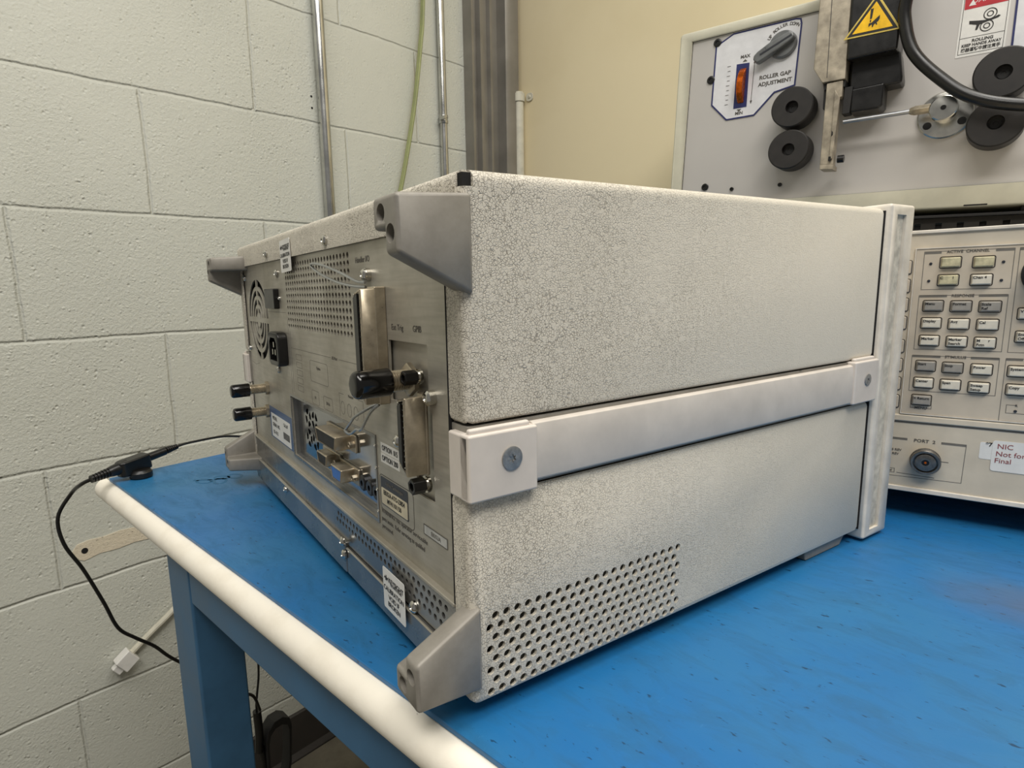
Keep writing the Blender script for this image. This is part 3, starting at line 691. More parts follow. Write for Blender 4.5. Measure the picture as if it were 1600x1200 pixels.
# ================================================================== THE SECOND INSTRUMENT
an = thing('benchtop_analyzer', (.1, .405, 0), 'beige benchtop analyzer with rows of square keys and a round coax port, facing forward', 'test instrument', (0, 0, math.radians(8)))
S0, S1 = -.100, .325; AZ0, AZ1 = .0235, .2262; DEP = .40
g = G(); g.box(S0, S1, .004, DEP, AZ0, AZ1); g.obj('cabinet', M_an, an, .003)
g = G(); g.box(S0 - .002, S1 + .002, 0, .012, AZ0 - .0005, AZ1); fb = g.obj('front_bezel', M_an, an, .002, 2)
g = G(); g.box(S0 - .002, S1 + .002, -.0012, .006, .0795, .0850); g.obj('bezel_rail', M_an, an, .0012)
g = G(); g.box(S0 - .001, S1 + .001, -.0003, .002, .0783, .0793); g.obj('groove', M_lineink, an)
g = G(); g.box(S0, S1, -.0016, .004, AZ1 - .0022, AZ1 + .0004); g.obj('top_lip', M_bezel, an, .0006)
g = G(); g.box(S0, S1, -.0014, .004, AZ0 - .001, AZ0 + .0030); g.obj('bottom_lip', M_bezel, an, .0008)
for x in (S0 + .02, S1 - .06):
    for y in (.02, DEP - .06): g = G(); g.box(x, x + .04, y, y + .035, 0, AZ0 + .001); g.obj('foot', M_blackm, an, .002)
AR, AU = (1, 0, 0), (0, 0, 1); YF = 0.0
g = G(); g.prism([(-.0145, .0865), (.150, .0865), (.150, .2128), (-.0145, .2128)], (0, -.0006, 0), AR, AU, (0, .0012, 0)); kp = g.obj('key_panel', M_an2, an)
g = G(); outline(g, [(-.0150, .0860), (.151, .0860), (.151, .2132), (-.0150, .2132)], .0007, (0, -.0004, 0), AR, AU, (0, -.0008, 0)); g.obj('panel_edge', M_bezel, an)
g = G(); gt = G()
def al(pts, wd=.0004, closed=True, gg=None): outline(gg or g, pts, wd, (0, -.0006, 0), AR, AU, (0, -.0001, 0), closed)
al([(-.0098, .1825), (.0405, .1825), (.0405, .2105), (-.0098, .2105)]); al([(-.0106, .1370), (.0399, .1370), (.0399, .1780), (-.0106, .1780)]); al([(-.0112, .1045), (.0394, .1045), (.0394, .1322), (-.0112, .1322)])
al([(.0432, .1368), (.1, .1368), (.1, .2105), (.0432, .2105)]); al([(.0429, .0862), (.1, .0862), (.1, .1322), (.0429, .1322)]); al([(.0515, .0985), (.0462, .0985), (.0462, .0925), (.0620, .0925)], closed=False)
al([(-.0092, .0940), (-.0092, .0910), (-.0066, .0910)], closed=False); al([(.0010, .0910), (.0036, .0910), (.0036, .0940)], closed=False)
def bar(x0, x1, z): g.prism([(x0, z - .0010), (x1, z - .0010), (x1, z + .0008), (x0, z + .0008)], (0, -.0006, 0), AR, AU, (0, -.0001, 0))
bar(-.0095, .0002, .2098); bar(.0305, .0403, .2098); bar(-.0103, .0060, .1776); bar(.0240, .0397, .1776); bar(-.0110, .0060, .1318); bar(.0235, .0392, .1318); bar(.0432, .052, .2098); bar(.0430, .0520, .1318)
g.obj('panel_lines', M_greyink, an)
g = G(); Z0 = (0, -.0001, 0)
outline(g, [(-.060, .0655), (-.060, .0335), (.0262, .0350), (.0268, .0645)], .0004, (0, 0, 0), AR, AU, Z0, False)
g.prism([(-.060, .0642), (-.0090, .0642), (-.0090, .0660), (-.060, .0660)], (0, 0, 0), AR, AU, Z0); g.prism([(.0120, .0638), (.0270, .0638), (.0270, .0656), (.0120, .0656)], (0, 0, 0), AR, AU, Z0)
outline(g, [(-.045, .0368), (-.0155, .0368), (-.0155, .0402), (-.045, .0402)], .0004, (0, 0, 0), AR, AU, Z0); outline(g, [(.0100, .0500), (.0175, .0500)], .0006, (0, 0, 0), AR, AU, Z0, False); outline(g, [(-.014, .0370), (.010, .0362)], .0005, (0, 0, 0), AR, AU, Z0, False)
g.obj('port_lines', M_greyink, an)
tx = [('ACTIVE  CHANNEL', .0028, (.0152, -.0008, .2098), AR, AU), ('RESPONSE', .0028, (.0150, -.0008, .1776), AR, AU), ('STIMULUS', .0028, (.0147, -.0008, .1318), AR, AU), ('MENU', .0028, (-.0028, -.0008, .0912), AR, AU), ('R', .0024, (.0515, -.0008, .0982), AR, AU), ('INSTRUMENT', .0028, (.0620, -.0008, .1318), AR, AU, dict(align='LEFT'))]
tx += [('PORT  2', .0034, (.0018, -.0002, .0648), AR, AU, dict(xs=1.1)), ('TRANS REV', .0026, (-.0120, -.0002, .0558), AR, AU, dict(align='RIGHT')), ('REFL REV', .0026, (-.0135, -.0002, .0525), AR, AU, dict(align='RIGHT')), ('! terminal', .0024, (-.0170, -.0002, .0386), AR, AU, dict(align='RIGHT'))]
texts('lettering', [(*q[:5], {**dict(bold=.015), **(q[5] if len(q) > 5 else {})}) for q in tx], M_lineink, an)
keys = [(.0060, .2022, '', 'w'), (.0246, .2017, '', 'w'), (.0056, .1893, 'C       1', 'w'), (.0243, .1890, 'Chan 4', 'l'),
        (-.0016, .1703, 'Menu', 'g'), (.0146, .1700, 'Format', 'g'), (.0308, .1697, 'Scale\nRef', 'g'), (-.0018, .1573, 'Display', 'l'), (.0144, .1569, 'Avg', 'l'), (.0306, .1565, 'Cal', 'l'),
        (-.0019, .1440, 'Marker', 'l'), (.0143, .1437, 'Marker\nSearch', 'l'), (.0303, .1433, 'M      r\nFctn', 'l'),
        (-.0024, .1245, 'Start', 'g'), (.0137, .1240, 'Stop', 'g'), (.0302, .1236, 'Power', 'l'), (-.0027, .1113, 'Center', 'l'), (.0134, .1109, 'Span', 'l'), (.0298, .1101, 'Sweep\nSetup', 'l'), (-.0029, .0977, '< Return', 'g'),
        (.0520, .1646, 'V', 'l'), (.0522, .1483, 'Entry\nOff', 'l'), (.0505, .1234, 'System', 'l'), (.0508, .1100, 'Copy', 'l'), (.0668, .1234, 'Local', 'l'), (.0668, .1100, 'Preset', 'l')]
proto = {}
for x, z, s, kd in keys:
    mat = {'w': M_keyw, 'l': M_key, 'g': M_keyg}[kd]
    if kd not in proto:
        g = G(); w_, h_ = .0057, .0037; d0, d1 = 0, -.0032
        A = [(-w_, -h_), (w_, -h_), (w_, h_), (-w_, h_)]; bv = [g.bm.verts.new((a, d0, b_)) for a, b_ in A]; tv = [g.bm.verts.new((a * .93, d1, b_ * .90)) for a, b_ in A]
        g.bm.faces.new(bv); g.bm.faces.new(tv[::-1])
        for i in range(4): g.bm.faces.new([bv[i], tv[i], tv[(i + 1) % 4], bv[(i + 1) % 4]])
        g.fix(); k = g.obj('key', mat, an, .0007, 2); proto[kd] = k
    else: k = proto[kd].copy(); C.objects.link(k)
    k.location = (x, -.0008, z)
    g = G(); outline(g, rrect(x - .0062, x + .0062, z - .0043, z + .0041, .001, 2), .0005, (0, -.0006, 0), AR, AU, (0, -.0002, 0)); g.obj('key_well', M_dark, an)
    if s:
        L = s.split('\n'); texts('legend', [(q, .0026, (-.0049, -.0033, (.0016 if i == 0 else -.0014)), AR, AU, dict(align='LEFT', bold=.02)) for i, q in enumerate(L)], M_ink, k)
for i, z in enumerate((.1995, .1855, .1712, .1572, .1390, .1242, .1095, .0953)):
    g = G(); g.prism(rrect(-.0290, -.0170, z - .0048, z + .0048, .001), (0, 0, 0), AR, AU, (0, -.0016, 0)); s_ = g.obj('soft_key', M_an2, an, .0005)
    g = G(); outline(g, rrect(-.0294, -.0166, z - .0052, z + .0052, .0012, 2), .0006, (0, 0, 0), AR, AU, (0, -.0004, 0)); g.obj('key_outline', M_lineink, s_)
for x, z in ((-.0055, .2017), (.0352, .2012), (-.0057, .1889), (.0352, .1883), (.0513, .0942)):
    g = G(); g.lathe([(0, .0010), (.0006, .0009), (.0009, 0)], (x, -.0006, z), (0, -1, 0), 14); g.obj('indicator', M_darklabel, an)
g = G(); g.lathe([(0, .0165), (.003, .0165), (.0035, .0150), (.015, .0140), (.016, .0125), (.016, 0)], (.0615, -.0006, .1925), (0, -1, 0), 40); g.obj('rotary_knob', M_blackm, an)
# coax port
pt = (.0034, 0, .0497)
g = G(); g.lathe([(0, .0098), (.0015, .0098), (.0018, .0090), (.0060, .0090), (.0062, .0096), (.0085, .0096), (.0090, .0092), (.0090, .0078), (.0050, .0076), (.0050, 0)], pt, (0, -1, 0), 40); cp = g.obj('coax_port', M_port, an)
g = G(); g.lathe([(.0030, .0066), (.0084, .0066), (.0086, .0060), (.0086, .0024), (.005, .0022), (.005, 0)], pt, (0, -1, 0), 32); g.obj('inner_sleeve', M_port, cp)
g = G(); g.lathe([(.0040, .0022), (.0080, .0022), (.0080, 0)], pt, (0, -1, 0), 24); g.obj('insulator', M_black, cp); g = G(); g.lathe([(.004, .0008), (.0088, .0008), (.0090, 0)], pt, (0, -1, 0), 12); g.obj('center_pin', M_orange, cp)
# stickers
g = G(); g.prism(rrect(.0345, .060, .0562, .0690, .0012), (0, 0, 0), AR, AU, (0, -.0002, 0)); s_ = g.obj('small_sticker', M_paper, an); texts('lettering', [('*7', .004, (.0395, -.0003, .0675), AR, AU, dict(bold=.03))], M_ink, s_)
g = G(); g.prism(rrect(.0415, .0900, .0480, .0712, .0018), (0, -.0002, 0), AR, AU, (0, -.0002, 0)); s_ = g.obj('large_sticker', M_paper, an); s_['label'] = 'white sticker with red serif-like writing'
texts('lettering', [('NIC', .0052, (.0440, -.0005, .0668), AR, AU, dict(align='LEFT')), ('Not for', .0052, (.0436, -.0005, .0612), AR, AU, dict(align='LEFT')), ('Final', .0052, (.0433, -.0005, .0560), AR, AU, dict(align='LEFT'))], M_redink, s_)

# ================================================================== RISER AND CUTTING MACHINE
ph = -.040; ma = math.radians(4)
Xa = Vector((math.cos(ma), math.sin(ma), 0)); Na = Vector((-math.sin(ma), math.cos(ma), 0))
def wp(s, z, off=0): return Vector((-.3, .865, 0)) + Xa * s + Vector((0, 0, z)) - Na * off
Ux = Xa * math.cos(ph) + Vector((0, 0, 1)) * math.sin(ph); Uz = -Xa * math.sin(ph) + Vector((0, 0, 1)) * math.cos(ph)
mo = thing('wire_cutting_machine', (0, 0, 0), 'cream-framed wire cutting machine with black feed rollers above the beige analyzer', 'machine')
Mm = Matrix((Ux, Na, Uz)).transposed().to_4x4(); Mm.translation = wp(-.04, .275); mo.matrix_world = Mm
def mm(s, z):
    ds, dz = (s + 40) / 1000, (z - 275) / 1000; return (ds * math.cos(ph) + dz * math.sin(ph), -ds * math.sin(ph) + dz * math.cos(ph))
MW = .52; MT = .3275
fr = G(); fr.prism(rrect(0, MW, .0225, MT, .006), (0, -.0060, 0), AR, AU, (0, .235, 0)); fo = fr.obj('case', M_cream, mo, .003, 3); bake(fo)
inr = [mm(-18.1, 357)[0], .0500]
g = G(); g.prism([(.0185, .0500), (MW - .0185, .0500), (MW - .0185, .3130), (.0200, .3130)], (0, -.01, 0), AR, AU, (0, .012, 0)); cut(fo, g)
g = G(); g.prism([(.0190, .0505), (MW - .019, .0505), (MW - .019, .3125), (.0205, .3125)], (0, -.0004, 0), AR, AU, (0, .0015, 0)); fp = g.obj('front_plate', M_mpanel, mo)
g = G(); outline(g, [(.0186, .0501), (MW - .0186, .0501), (MW - .0186, .3130), (.0200, .3130)], .0012, (0, -.0002, 0), AR, AU, (0, -.0009, 0)); g.obj('plate_gap', M_dark, fp)
g = G(); a, b_ = mm(375, 285); g.prism(rrect(a - .012, a + .012, .0240, .0258, .0006), (0, -.0062, 0), AR, AU, (0, .002, 0)); g.obj('slot', M_dark, mo)
YP = -.0006
# gap adjustment plate
pl = [mm(*q) for q in ((31.1, 569.7), (57.3, 581.1), (146, 577.5), (152.5, 575.5), (153.9, 569.0), (149.4, 484.0), (121.4, 480.0), (93.3, 452.3), (51.2, 453.3), (27.2, 480.5))]
g = G(); g.prism(pl, (0, YP, 0), AR, AU, (0, -.0008, 0)); gp = g.obj('dial_plate', M_plate, mo); gp['label'] = 'white adjustment plate with a navy border'
g = G(); outline(g, pl, .0022, (0, YP - .0008, 0), AR, AU, (0, -.0002, 0)); g.obj('border', M_navy, gp)
yt = YP - .0011
def mt_(s, size, sz, **k):
    u, v = mm(*sz); return (s, size, (u, yt, v), AR, AU, k)
tx = [mt_('ROLLER GAP', .0078, (121, 504.5), bold=.03), mt_('ADJUSTMENT', .0078, (121.5, 494.5), bold=.03), mt_('MAX', .0066, (76.5, 543), bold=.03), mt_('MIN', .0066, (70.6, 459.5), bold=.03)]
kc = mm(130.7, 545)
word = 'UP ROLLER DOWN'
for i, ch in enumerate(word):
    if ch == ' ': continue
    a = math.radians(152 - 94 * i / (len(word) - 1)); R = .0272
    tx.append((ch, .0062, (kc[0] + .0035 + R * math.cos(a), yt, kc[1] + .001 + R * math.sin(a)), (math.cos(a - PI / 2), 0, math.sin(a - PI / 2)), (math.cos(a), 0, math.sin(a)), dict(bold=.02)))
texts('lettering', tx, M_lineink, gp)
sl = [mm(*q) for q in ((64.2, 534.2), (83.3, 532.2), (81.8, 467.2), (61.8, 467.8))]
g = G(); g.prism(sl, (0, yt, 0), AR, AU, (0, -.0003, 0)); g.obj('slot', M_navy, gp)
sc_ = mm(73.5, 500); g = G(); g.lathe([(-.0045, .0295), (-.004, .0300), (.004, .0300), (.0045, .0295)], (sc_[0], .0135, sc_[1]), (1, 0, 0), 90)
wh = g.obj('thumb_wheel', M_orange, mo)
g = G()
u0, v0 = mm(54, 534)
for k in range(9):
    v = v0 - .0072 * k; g.prism([(u0 - .004 + (k % 2) * .001, v - .0003), (u0 + .001, v - .0003), (u0 + .001, v + .0003), (u0 - .004 + (k % 2) * .001, v + .0003)], (0, yt, 0), AR, AU, (0, -.0002, 0))
u1, v1 = mm(91, 533); u2, v2 = mm(88, 472)
outline(g, [(u1, v1), (u2, v2)], .0007, (0, yt, 0), AR, AU, (0, -.0002, 0), False)
for (u, v, s) in ((u1, v1, 1), (u2, v2, -1)): g.prism([(u - .0016, v - s * .003), (u + .0016, v - s * .003), (u, v + s * .002)], (0, yt, 0), AR, AU, (0, -.0002, 0))
for q, s in (((76.5, 537), 1), ((70.5, 464), -1)): u, v = mm(*q); g.prism([(u - .0035, v - s * .0015), (u + .0035, v - s * .0015), (u, v + s * .002)], (0, yt, 0), AR, AU, (0, -.0002, 0))
g.obj('scale_marks', M_lineink, gp)
# pointer knob
g = G(); g.lathe([(0, .0195), (.006, .0190), (.0075, .0175), (.0075, 0)], (kc[0], yt, kc[1]), (0, -1, 0), 40); kn = g.obj('pointer_knob', M_knob, mo)
ang = math.radians(24); ca, sa = math.cos(ang), math.sin(ang)
P = [(-.0400, -.0052), (-.0370, -.0085), (-.031, -.0085), (-.012, -.0080), (.015, -.0060), (.0188, -.003), (.0188, .0030), (.015, .0075), (-.012, .0090), (-.032, .0068), (-.0385, .0045), (-.0405, .0)]
g = G(); g.prism([(kc[0] + a * ca - b_ * sa, kc[1] + a * sa + b_ * ca) for a, b_ in P], (0, yt - .0040, 0), AR, AU, (0, -.014, 0)); g.obj('grip', M_knob, kn, .0025, 3)
g = G(); P = [(-.030, -.0012), (.016, -.0012), (.016, .0012), (-.030, .0012)]; g.prism([(kc[0] + a * ca - b_ * sa, kc[1] + a * sa + b_ * ca) for a, b_ in P], (0, yt - .0180, 0), AR, AU, (0, -.0006, 0)); g.obj('pointer_line', M_darklabel, kn)
# panel screws
for s, z, r in ((32.8, 574.6, .0062), (24.4, 520.2, .0062), (21.4, 351.4, .0056), (64.8, 342.8, .0030), (136.9, 340.3, .0030)):
    u, v = mm(s, z); g = G(); g.lathe([(0, r), (.002, r), (.0024, r * .9), (.0024, r * .5), (.0010, r * .45), (.001, 0)], (u, -.0004, v), (0, -1, 0), 20); g.obj('screw', M_black, fp)
# rollers
def roller(s, z, R, off, wdt, hole=.0085):
    u, v = mm(s, z); g = G(); g.lathe([(-.02, .008), (off - wdt, .008), (off - wdt, R - .0015), (off - wdt + .0015, R), (off - .0015, R), (off, R - .0015), (off, hole), (off - .010, hole), (off - .010, 0)], (u, 0, v), (0, -1, 0), 56)
    o = g.obj('feed_roller', M_rubber, mo); g = G(); g.lathe([(off - .0098, hole * .7), (off - .0088, hole * .7), (off - .0088, hole * .3), (off - .0095, hole * .28), (off - .0095, 0)], (u, 0, v), (0, -1, 0), 20); g.obj('roller_bolt', M_blackm, o)
roller(157.4, 442.6, .0278, .045, .034); roller(155.9, 383.5, .0276, .045, .034)
roller(388.1, 434.6, .0290, .045, .034); roller(386.2, 377.0, .0285, .045, .034)
# blade head
def poly(q): return [mm(*p) for p in q]
g = G(); g.prism(poly([(187, 640), (186.4, 575.3), (184.1, 486.0), (196.0, 464.9), (223.6, 464.0), (224.2, 563.5), (225, 640)]), (0, -.052, 0), AR, AU, (0, .040, 0)); hd = g.obj('blade_guide', M_alu, mo, .0010)
g = G(); g.prism(poly([(200.5, 640), (201, 470), (202, 470), (201.5, 640)]), (0, -.0522, 0), AR, AU, (0, .001, 0)); g.obj('joint_line', M_lineink, hd)
g = G(); g.prism(poly([(201.5, 463), (199.7, 354.3), (216.3, 352.6), (217.5, 441), (221, 442), (221, 463)]), (0, -.050, 0), AR, AU, (0, .016, 0)); g.obj('blade_bar', M_alu, mo, .0008)
g = G(); g.prism(poly([(199.7, 354.3), (216.3, 352.6), (216.0, 346), (199.5, 348)]), (0, -.050, 0), AR, AU, (0, .030, 0)); g.prism(poly([(212.5, 452), (211.5, 360), (215, 360), (218, 412), (219, 440)]), (0, -.053, 0), AR, AU, (0, .004, 0)); g.obj('blade', M_alu, mo, .0005)
g = G(); g.prism(poly([(196, 465), (223.6, 464), (223, 455), (198, 456)]), (0, -.046, 0), AR, AU, (0, .034, 0)); g.prism(poly([(197, 462), (203, 462), (202, 430), (197, 432)]), (0, -.042, 0), AR, AU, (0, .02, 0))
g.prism(poly([(222, 455), (232, 455), (230, 420), (221, 420)]), (0, -.042, 0), AR, AU, (0, .02, 0)); g.obj('clamp', M_blackm, mo, .0006)
u, v = mm(222.5, 360); g = G(); g.cyl((u - .003, -.040, v), (1, 0, 0), .008, .0052, 20); g.obj('thumb_screw', M_black, mo, .0004)
g = G(); u, v = mm(213.5, 395)
g.prism(poly([(212.2, 398), (213.6, 396), (213.8, 392), (212.0, 390)]), (0, -.0535, 0), AR, AU, (0, .002, 0)); g.prism(poly([(210.5, 363.5), (213.6, 363), (213.5, 357), (210.3, 357.5)]), (0, -.0535, 0), AR, AU, (0, .004, 0)); g.obj('blade_notch', M_dark, mo)
g = G(); g.prism(poly([(224.8, 640), (224.0, 486), (280.8, 486), (281.5, 500), (281.8, 640)]), (0, -.056, 0), AR, AU, (0, .055, 0)); hs = g.obj('head_housing', M_black, mo, .0035, 3)
g = G(); g.prism(poly([(226, 490), (226, 447), (286.5, 449), (286.8, 456), (282, 490)]), (0, -.034, 0), AR, AU, (0, .034, 0)); g.prism(poly([(229.6, 452), (229.6, 421.0), (264.5, 419.9), (267.6, 424), (267.8, 452)]), (0, -.040, 0), AR, AU, (0, .039, 0)); g.obj('head_block', M_black, mo, .0028, 3)
# warning triangle
tr = poly([(254.5, 560.5), (219.0, 512.6), (283.0, 509.6)])
g = G(); g.prism(tr, (0, -.0562, 0), AR, AU, (0, -.0006, 0)); wt = g.obj('warning_triangle', M_gold, mo, .0003); wt['label'] = 'yellow and black cutting hazard triangle'
cc = (sum(p[0] for p in tr) / 3, sum(p[1] for p in tr) / 3)
def inset(k): return [(cc[0] + (p[0] - cc[0]) * k, cc[1] + (p[1] - cc[1]) * k) for p in tr]
g = G(); g.prism(inset(.88), (0, -.0568, 0), AR, AU, (0, -.0002, 0)); g.obj('black_border', M_ink, wt); g = G(); g.prism(inset(.70), (0, -.0570, 0), AR, AU, (0, -.0002, 0)); g.obj('yellow_field', M_yel, wt)
g = G(); D = (0, -.0002, 0); O = (cc[0], -.0572, cc[1])
def dp(P): g.prism([(a / 1000, b_ / 1000) for a, b_ in P], O, AR, AU, D)
dp([(-4.6, 15), (-1.4, 15.5), (-2.2, 3), (-4.4, 2.6)]); dp([(-4.2, 1.6), (-2.6, 1.8), (-2.9, -1), (-4.2, -1)]); dp([(-5.2, -2.6), (-3.2, -1.6), (-1.8, -4), (-5, -6.6), (-3.2, -5.6), (-3.4, -7.4), (-1.5, -6.2)][:4])
dp([(-2.6, -2.2), (.4, .2), (3.4, 3.0), (6.4, 5.4), (6.6, 1.0), (5.2, -1.8), (3.6, -2.6), (4.6, -5.6), (3.4, -5.8), (2.4, -3.6), (.6, -5.2), (0, -7.6), (-1.2, -7.6), (-1.4, -5.2)]); g.obj('pictogram', M_ink, wt)
# guide rod with boss
a = Vector((mm(223.2, 409.6)[0], -.040, mm(223.2, 409.6)[1])); b2 = Vector((mm(306, 408)[0], -.040, mm(306, 408)[1]))
g = G(); g.tube([a, b2], .0030, 16, False); g.obj('guide_rod', M_steel, mo)
g = G(); g.lathe([(0, .0036), (.003, .0052), (.006, .0060), (.022, .0060)], b2 - Vector((.008, 0, 0)), b2 - a, 8); g.obj('rod_nut', M_nickel, mo, .0003)
u, v = mm(334, 404); g = G(); g.lathe([(0, .0300), (.003, .0300), (.0045, .0285), (.006, .017), (.006, 0)], (u, -.0006, v), (0, -1, 0), 48); fl = g.obj('boss_flange', M_alub, mo)
g = G(); g.lathe([(.005, .0115), (.036, .0115), (.036, .0150), (.048, .0150), (.049, .0140), (.050, .0030), (.046, .0028), (.046, 0)], (u, -.0006, v), (0, -1, 0), 40); g.obj('boss', M_alub, mo)
u, v = u, v
g = G(); g.cyl((u, -.0490, v), (0, -1, 0), .0022, .0027, 14); g.obj('boss_bore', M_dark, fl)
for an_ in (215, 330, 80): g = G(); g.cyl((u + .0215 * math.cos(math.radians(an_)), -.003, v + .0215 * math.sin(math.radians(an_))), (0, -1, 0), .004, .0048, 16); g.obj('flange_screw', M_black, fl)
# air hose
hp = [((292, 640), .06), ((291.5, 575), .062), ((287.0, 545), .062), ((286.2, 520), .060), ((298, 477), .060), ((329.2, 437), .060), ((362.5, 407.5), .062), ((410, 388), .066), ((470, 378), .07)]
g = G(); g.tube([(mm(*q)[0], -o_, mm(*q)[1]) for q, o_ in hp], .0072, 18, sub=8); g.obj('hose', M_black, mo)
# danger label
dl = poly([(340.6, 566), (337.9, 473.2), (386.2, 471.5), (388.0, 566)])
g = G(); g.prism(dl, (0, YP, 0), AR, AU, (0, -.0003, 0)); dg_ = g.obj('danger_label', M_paper, mo); dg_['label'] = 'white rolling hazard label with a red header'
y1 = YP - .0004
g = G(); outline(g, poly([(342.8, 564), (340.3, 476.5), (384.0, 475), (386.0, 564)]), .0005, (0, y1, 0), AR, AU, (0, -.0001, 0)); outline(g, poly([(341.3, 495.6), (384.4, 494)]), .0005, (0, y1, 0), AR, AU, (0, -.0001, 0), False)
for q in ((368.9, 518.5), (366.5, 505.0)):
    u, v = mm(*q)
    for R in (.0062, .0029): outline(g, [(u + R * math.cos(k * PI / 12), v + R * math.sin(k * PI / 12)) for k in range(24)], .0010, (0, y1, 0), AR, AU, (0, -.0002, 0))
g.prism(poly([(348.8, 515.3), (358, 513.2), (364, 512.2), (372, 512.8), (377, 514.8), (379, 513.5), (377, 511.8), (370, 510.4), (362, 509.0), (359.5, 508.2), (357.5, 502.6), (355.5, 502.8), (356.5, 508.8), (349.0, 511.6)]), (0, y1, 0), AR, AU, (0, -.0003, 0)); g.obj('pictogram', M_ink, dg_)
g = G(); g.prism(poly([(343.2, 562), (342.6, 529.9), (385.4, 528.5), (386.0, 562)]), (0, y1, 0), AR, AU, (0, -.0001, 0)); g.obj('red_header', M_red, dg_)
def m2(s, size, sz, **k): u, v = mm(*sz); return (s, size, (u, y1 - .0002, v), AR, AU, k)
texts('header_text', [m2('DANGER', .0085, (366.5, 537.5), shear=.15)], M_paper, dg_)
g = G(); g.prism(poly([(346.8, 533.4), (354.0, 533.2), (350.6, 540.2)]), (0, y1 - .0002, 0), AR, AU, (0, -.0001, 0)); g.obj('alert_mark', M_paper, dg_)
texts('lettering', [m2('ROLLING', .0048, (363.7, 490.3), bold=.03, xs=1.05), m2('KEEP HANDS AWAY', .0046, (362.8, 485.4), bold=.03, xs=.93), m2('機器運轉中請注意手', .0050, (362.5, 479.8), bold=.02, xs=.86), m2('!', .005, (350.6, 535.6), bold=.03)], M_ink, dg_)
# right-hand white plate (mostly outside the frame)
g = G(); g.prism(poly([(393.3, 560), (392.9, 440), (470, 437), (470, 560)]), (0, YP, 0), AR, AU, (0, -.0006, 0)); p2 = g.obj('control_plate', M_plate, mo); g = G(); outline(g, poly([(393.3, 560), (392.9, 440), (470, 437), (470, 560)]), .0022, (0, YP - .0006, 0), AR, AU, (0, -.0002, 0)); g.obj('border', M_navy, p2)
for u in (.03, MW - .06):
    for y in (.01, .18): g = G(); g.box(u, u + .03, y, y + .03, .0150, .0230); g.obj('foot', M_rubber, mo, .001)

# riser
rs = thing('riser_shelf', wp(-.045, 0), 'black perforated steel riser holding up the wire cutting machine', 'shelf', (0, 0, ma))
zt = lambda s: .275 + .015 - .0002 - .040 * s      # top surface follows the feet of the machine
g = G(); Lr = .56
P = [(-.004, zt(0)), (Lr, zt(Lr)), (Lr, zt(Lr) - .004), (-.004, zt(0) - .004)]; g.prism(P, (0, -.002, 0), AR, AU, (0, .235, 0)); g.obj('shelf_board', M_blackm, rs, .0008)
zb = .200
g = G(); g.prism([(0, zb), (Lr, zb), (Lr, zt(Lr) - .004), (0, zt(0) - .004)], (0, .006, 0), AR, AU, (0, .0015, 0)); pp = g.obj('perforated_panel', simple('black_grey_steel', (40, 37, 32), .5, .3), rs)
g = G()
for r_ in range(5):
    for k in range(24):
        x = .012 + k * .0232; z = .2705 - .0150 * r_ - .018 * (x / Lr) + .002
        if zb + .005 < z < .40 and z < zt(x) - .010: g.box(x - .0036, x + .0036, 0, .02, z - .0036, z + .0036)
cut(pp, g)
G().box(.0, Lr, .0105, .0120, zb, .262).obj('backing', M_dark, pp)
for x in (0.0, Lr - .02):
    for y in (.006, .20): g = G(); g.box(x, x + .02, y, y + .02, 0, zt(x) - .005 - (.0009 if x else 0)); g.obj('leg', M_blackm, rs, .001)

# ================================================================== GROUND CORD ON THE CORNER OF THE BENCH
gc_ = thing('grounding_cord', (-.535, .020, .004), 'black grounding cord with a snap plug lying on the far corner of the bench', 'cord')
def L_(p): return Vector(p) - Vector((-.535, .020, .004))
def seg(name, pts, r0, r1, mat=M_black, seg_=16, par=gc_, sub=6):
    g = G(); g.tube([L_(p) for p in pts], r0, seg_, rs=(r0, r1), sub=sub); return g.obj(name, mat, par)
A0 = (-.5150, -.0306, .0110); B0 = (-.5400, .0615, .0210)
d = (Vector(B0) - Vector(A0)).normalized()
def at(t): return tuple(Vector(A0) + d * t)
Ltot = (Vector(B0) - Vector(A0)).length
seg('tail_strain_relief', [at(.000), at(.019)], .0024, .0036)
g = G()
for k in range(6): g.torus_prof([(-.0010, .0010), (.0010, .0010), (.0010, .0040 + k * .0002), (-.0010, .0040 + k * .0002)], L_(at(.001 + k * .0030)), d, 16)
g.obj('strain_ribs', M_black, gc_)
seg('plug', [at(.018), at(.024), at(.038)], .0050, .0072)
c_ = at(.0450); c_ = (c_[0], c_[1], c_[2] - .0015)
g = G(); g.lathe([(0, .0105), (.0010, .0115), (.0060, .0115), (.0070, .0105), (.0090, .0095), (.0090, 0)], L_((c_[0] + .006, c_[1] + .005, .0002)), (0, 0, 1), 32); g.obj('snap_socket', M_black, gc_)
g = G(); g.prism([(-.017, -.0050), (-.013, -.0088), (.013, -.0088), (.017, -.0070), (.017, .0070), (.014, .0085), (-.012, .0085), (-.017, .0050)], (0, 0, -.0085), (1, 0, 0), (0, 1, 0), (0, 0, .0165)); q = d.to_track_quat('X', 'Z').to_matrix().to_4x4(); q.translation = L_(c_); g.bm.transform(q); g.obj('plug_body', M_black, gc_, .0020)
seg('jack_sleeve', [at(.056), at(.083)], .0048, .0044)
g = G()
for k in range(6): g.torus_prof([(-.0008, .001), (.0008, .001), (.0008, .0040 - k * .0002), (-.0008, .0040 - k * .0002)], L_(at(.0855 + k * .0024)), d, 14)
g.obj('strain_ribs', M_black, gc_)
seg('lead', [at(.082), at(.098), (-.540, .080, .0230), (-.5396, .1184, .0225), (-.530, .150, .0160), (-.50, .18, .0060), (-.47, .21, .002), (-.44, .28, .0018), (-.38, .46, .0018)], .0014, .0014, seg_=8)
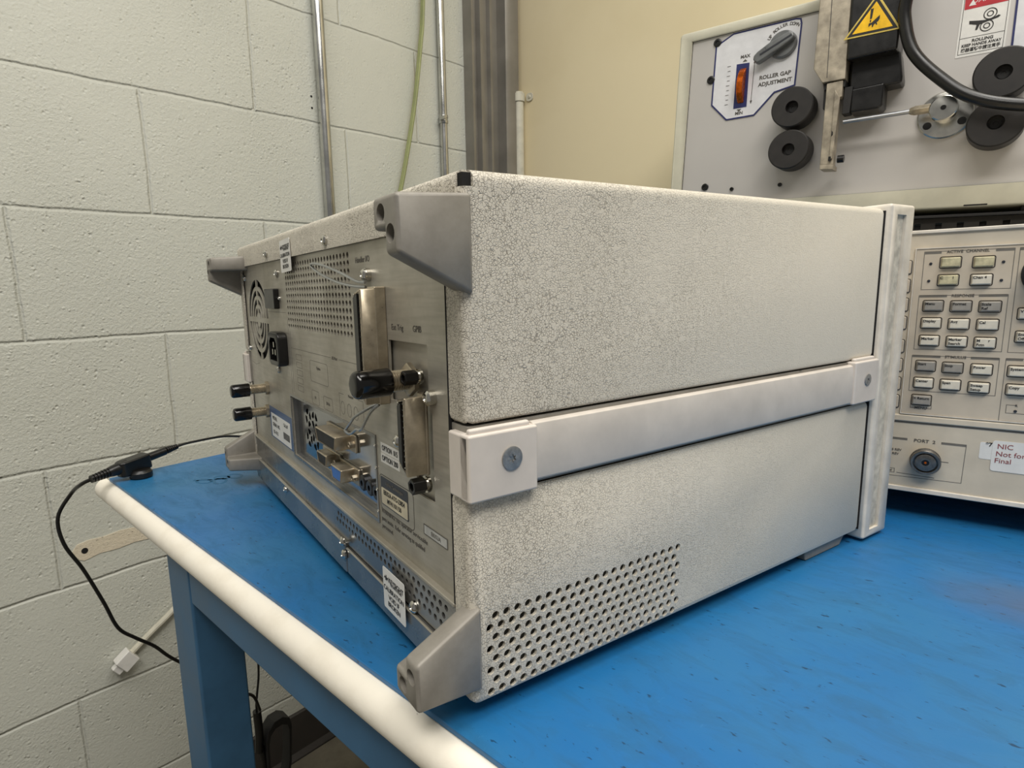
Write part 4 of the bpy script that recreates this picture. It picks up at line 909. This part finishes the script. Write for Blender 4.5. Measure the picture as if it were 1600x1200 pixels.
seg('hanging_lead', [at(.003), (-.528, -.037, .0045), (-.552, -.043, -.010), (-.560, -.0560, -.0345), (-.560, -.0540, -.0650), (-.560, -.0402, -.0990), (-.560, -.0255, -.1440), (-.560, -.0149, -.1800), (-.560, .0010, -.2000), (-.560, .020, -.2200), (-.560, .0396, -.2471), (-.560, .085, -.296), (-.560, .118, -.335), (-.560, .133, -.350), (-.560, .140, -.375)], .0020, .0020, seg_=10)
# cord and strap hanging under the bench
hs_ = thing('wrist_strap', (-.60, .17, -.45), 'black wrist strap looped on a cord hanging under the bench beside the leg', 'strap')
def H_(p): return Vector(p) - Vector((-.60, .17, -.45))
g = G(); g.tube([H_(p) for p in ((-.60, .150, -.20), (-.60, .160, -.30), (-.60, .1600, -.345), (-.60, .1554, -.375), (-.60, .1520, -.395), (-.60, .152, -.41))], .0016, 8); g.obj('cord', M_black, hs_)
g = G(); g.tube([H_(p) for p in ((-.60, .152, -.405), (-.60, .1525, -.44), (-.60, .150, -.47))], .0060, 12); g.tube([H_(p) for p in ((-.60, .152, -.46), (-.60, .156, -.50), (-.60, .156, -.60))], .0048, 12); g.obj('cord_grip', M_black, hs_)
P = [(.158, -.455), (.162, -.440), (.172, -.430), (.186, -.429), (.1965, -.436), (.199, -.448), (.197, -.475), (.194, -.510), (.188, -.535), (.178, -.545), (.168, -.54), (.160, -.525), (.157, -.495)]
g = G(); inner = [(.1775 + (y - .1775) * .80, -.488 + (z + .488) * (.80)) for y, z in P]
n = len(P); vo = [[g.bm.verts.new(H_((x, y, z))) for x in (-.612, -.590)] for y, z in P]; vi = [[g.bm.verts.new(H_((x, y, z))) for x in (-.612, -.590)] for y, z in inner]
for i in range(n):
    j = (i + 1) % n
    g.bm.faces.new([vo[i][0], vo[i][1], vo[j][1], vo[j][0]]); g.bm.faces.new([vi[i][0], vi[j][0], vi[j][1], vi[i][1]])
    for k in (0, 1): g.bm.faces.new([vo[i][k], vi[i][k], vi[j][k], vo[j][k]])
g.fix(); g.obj('band', M_blackm, hs_, .0008)
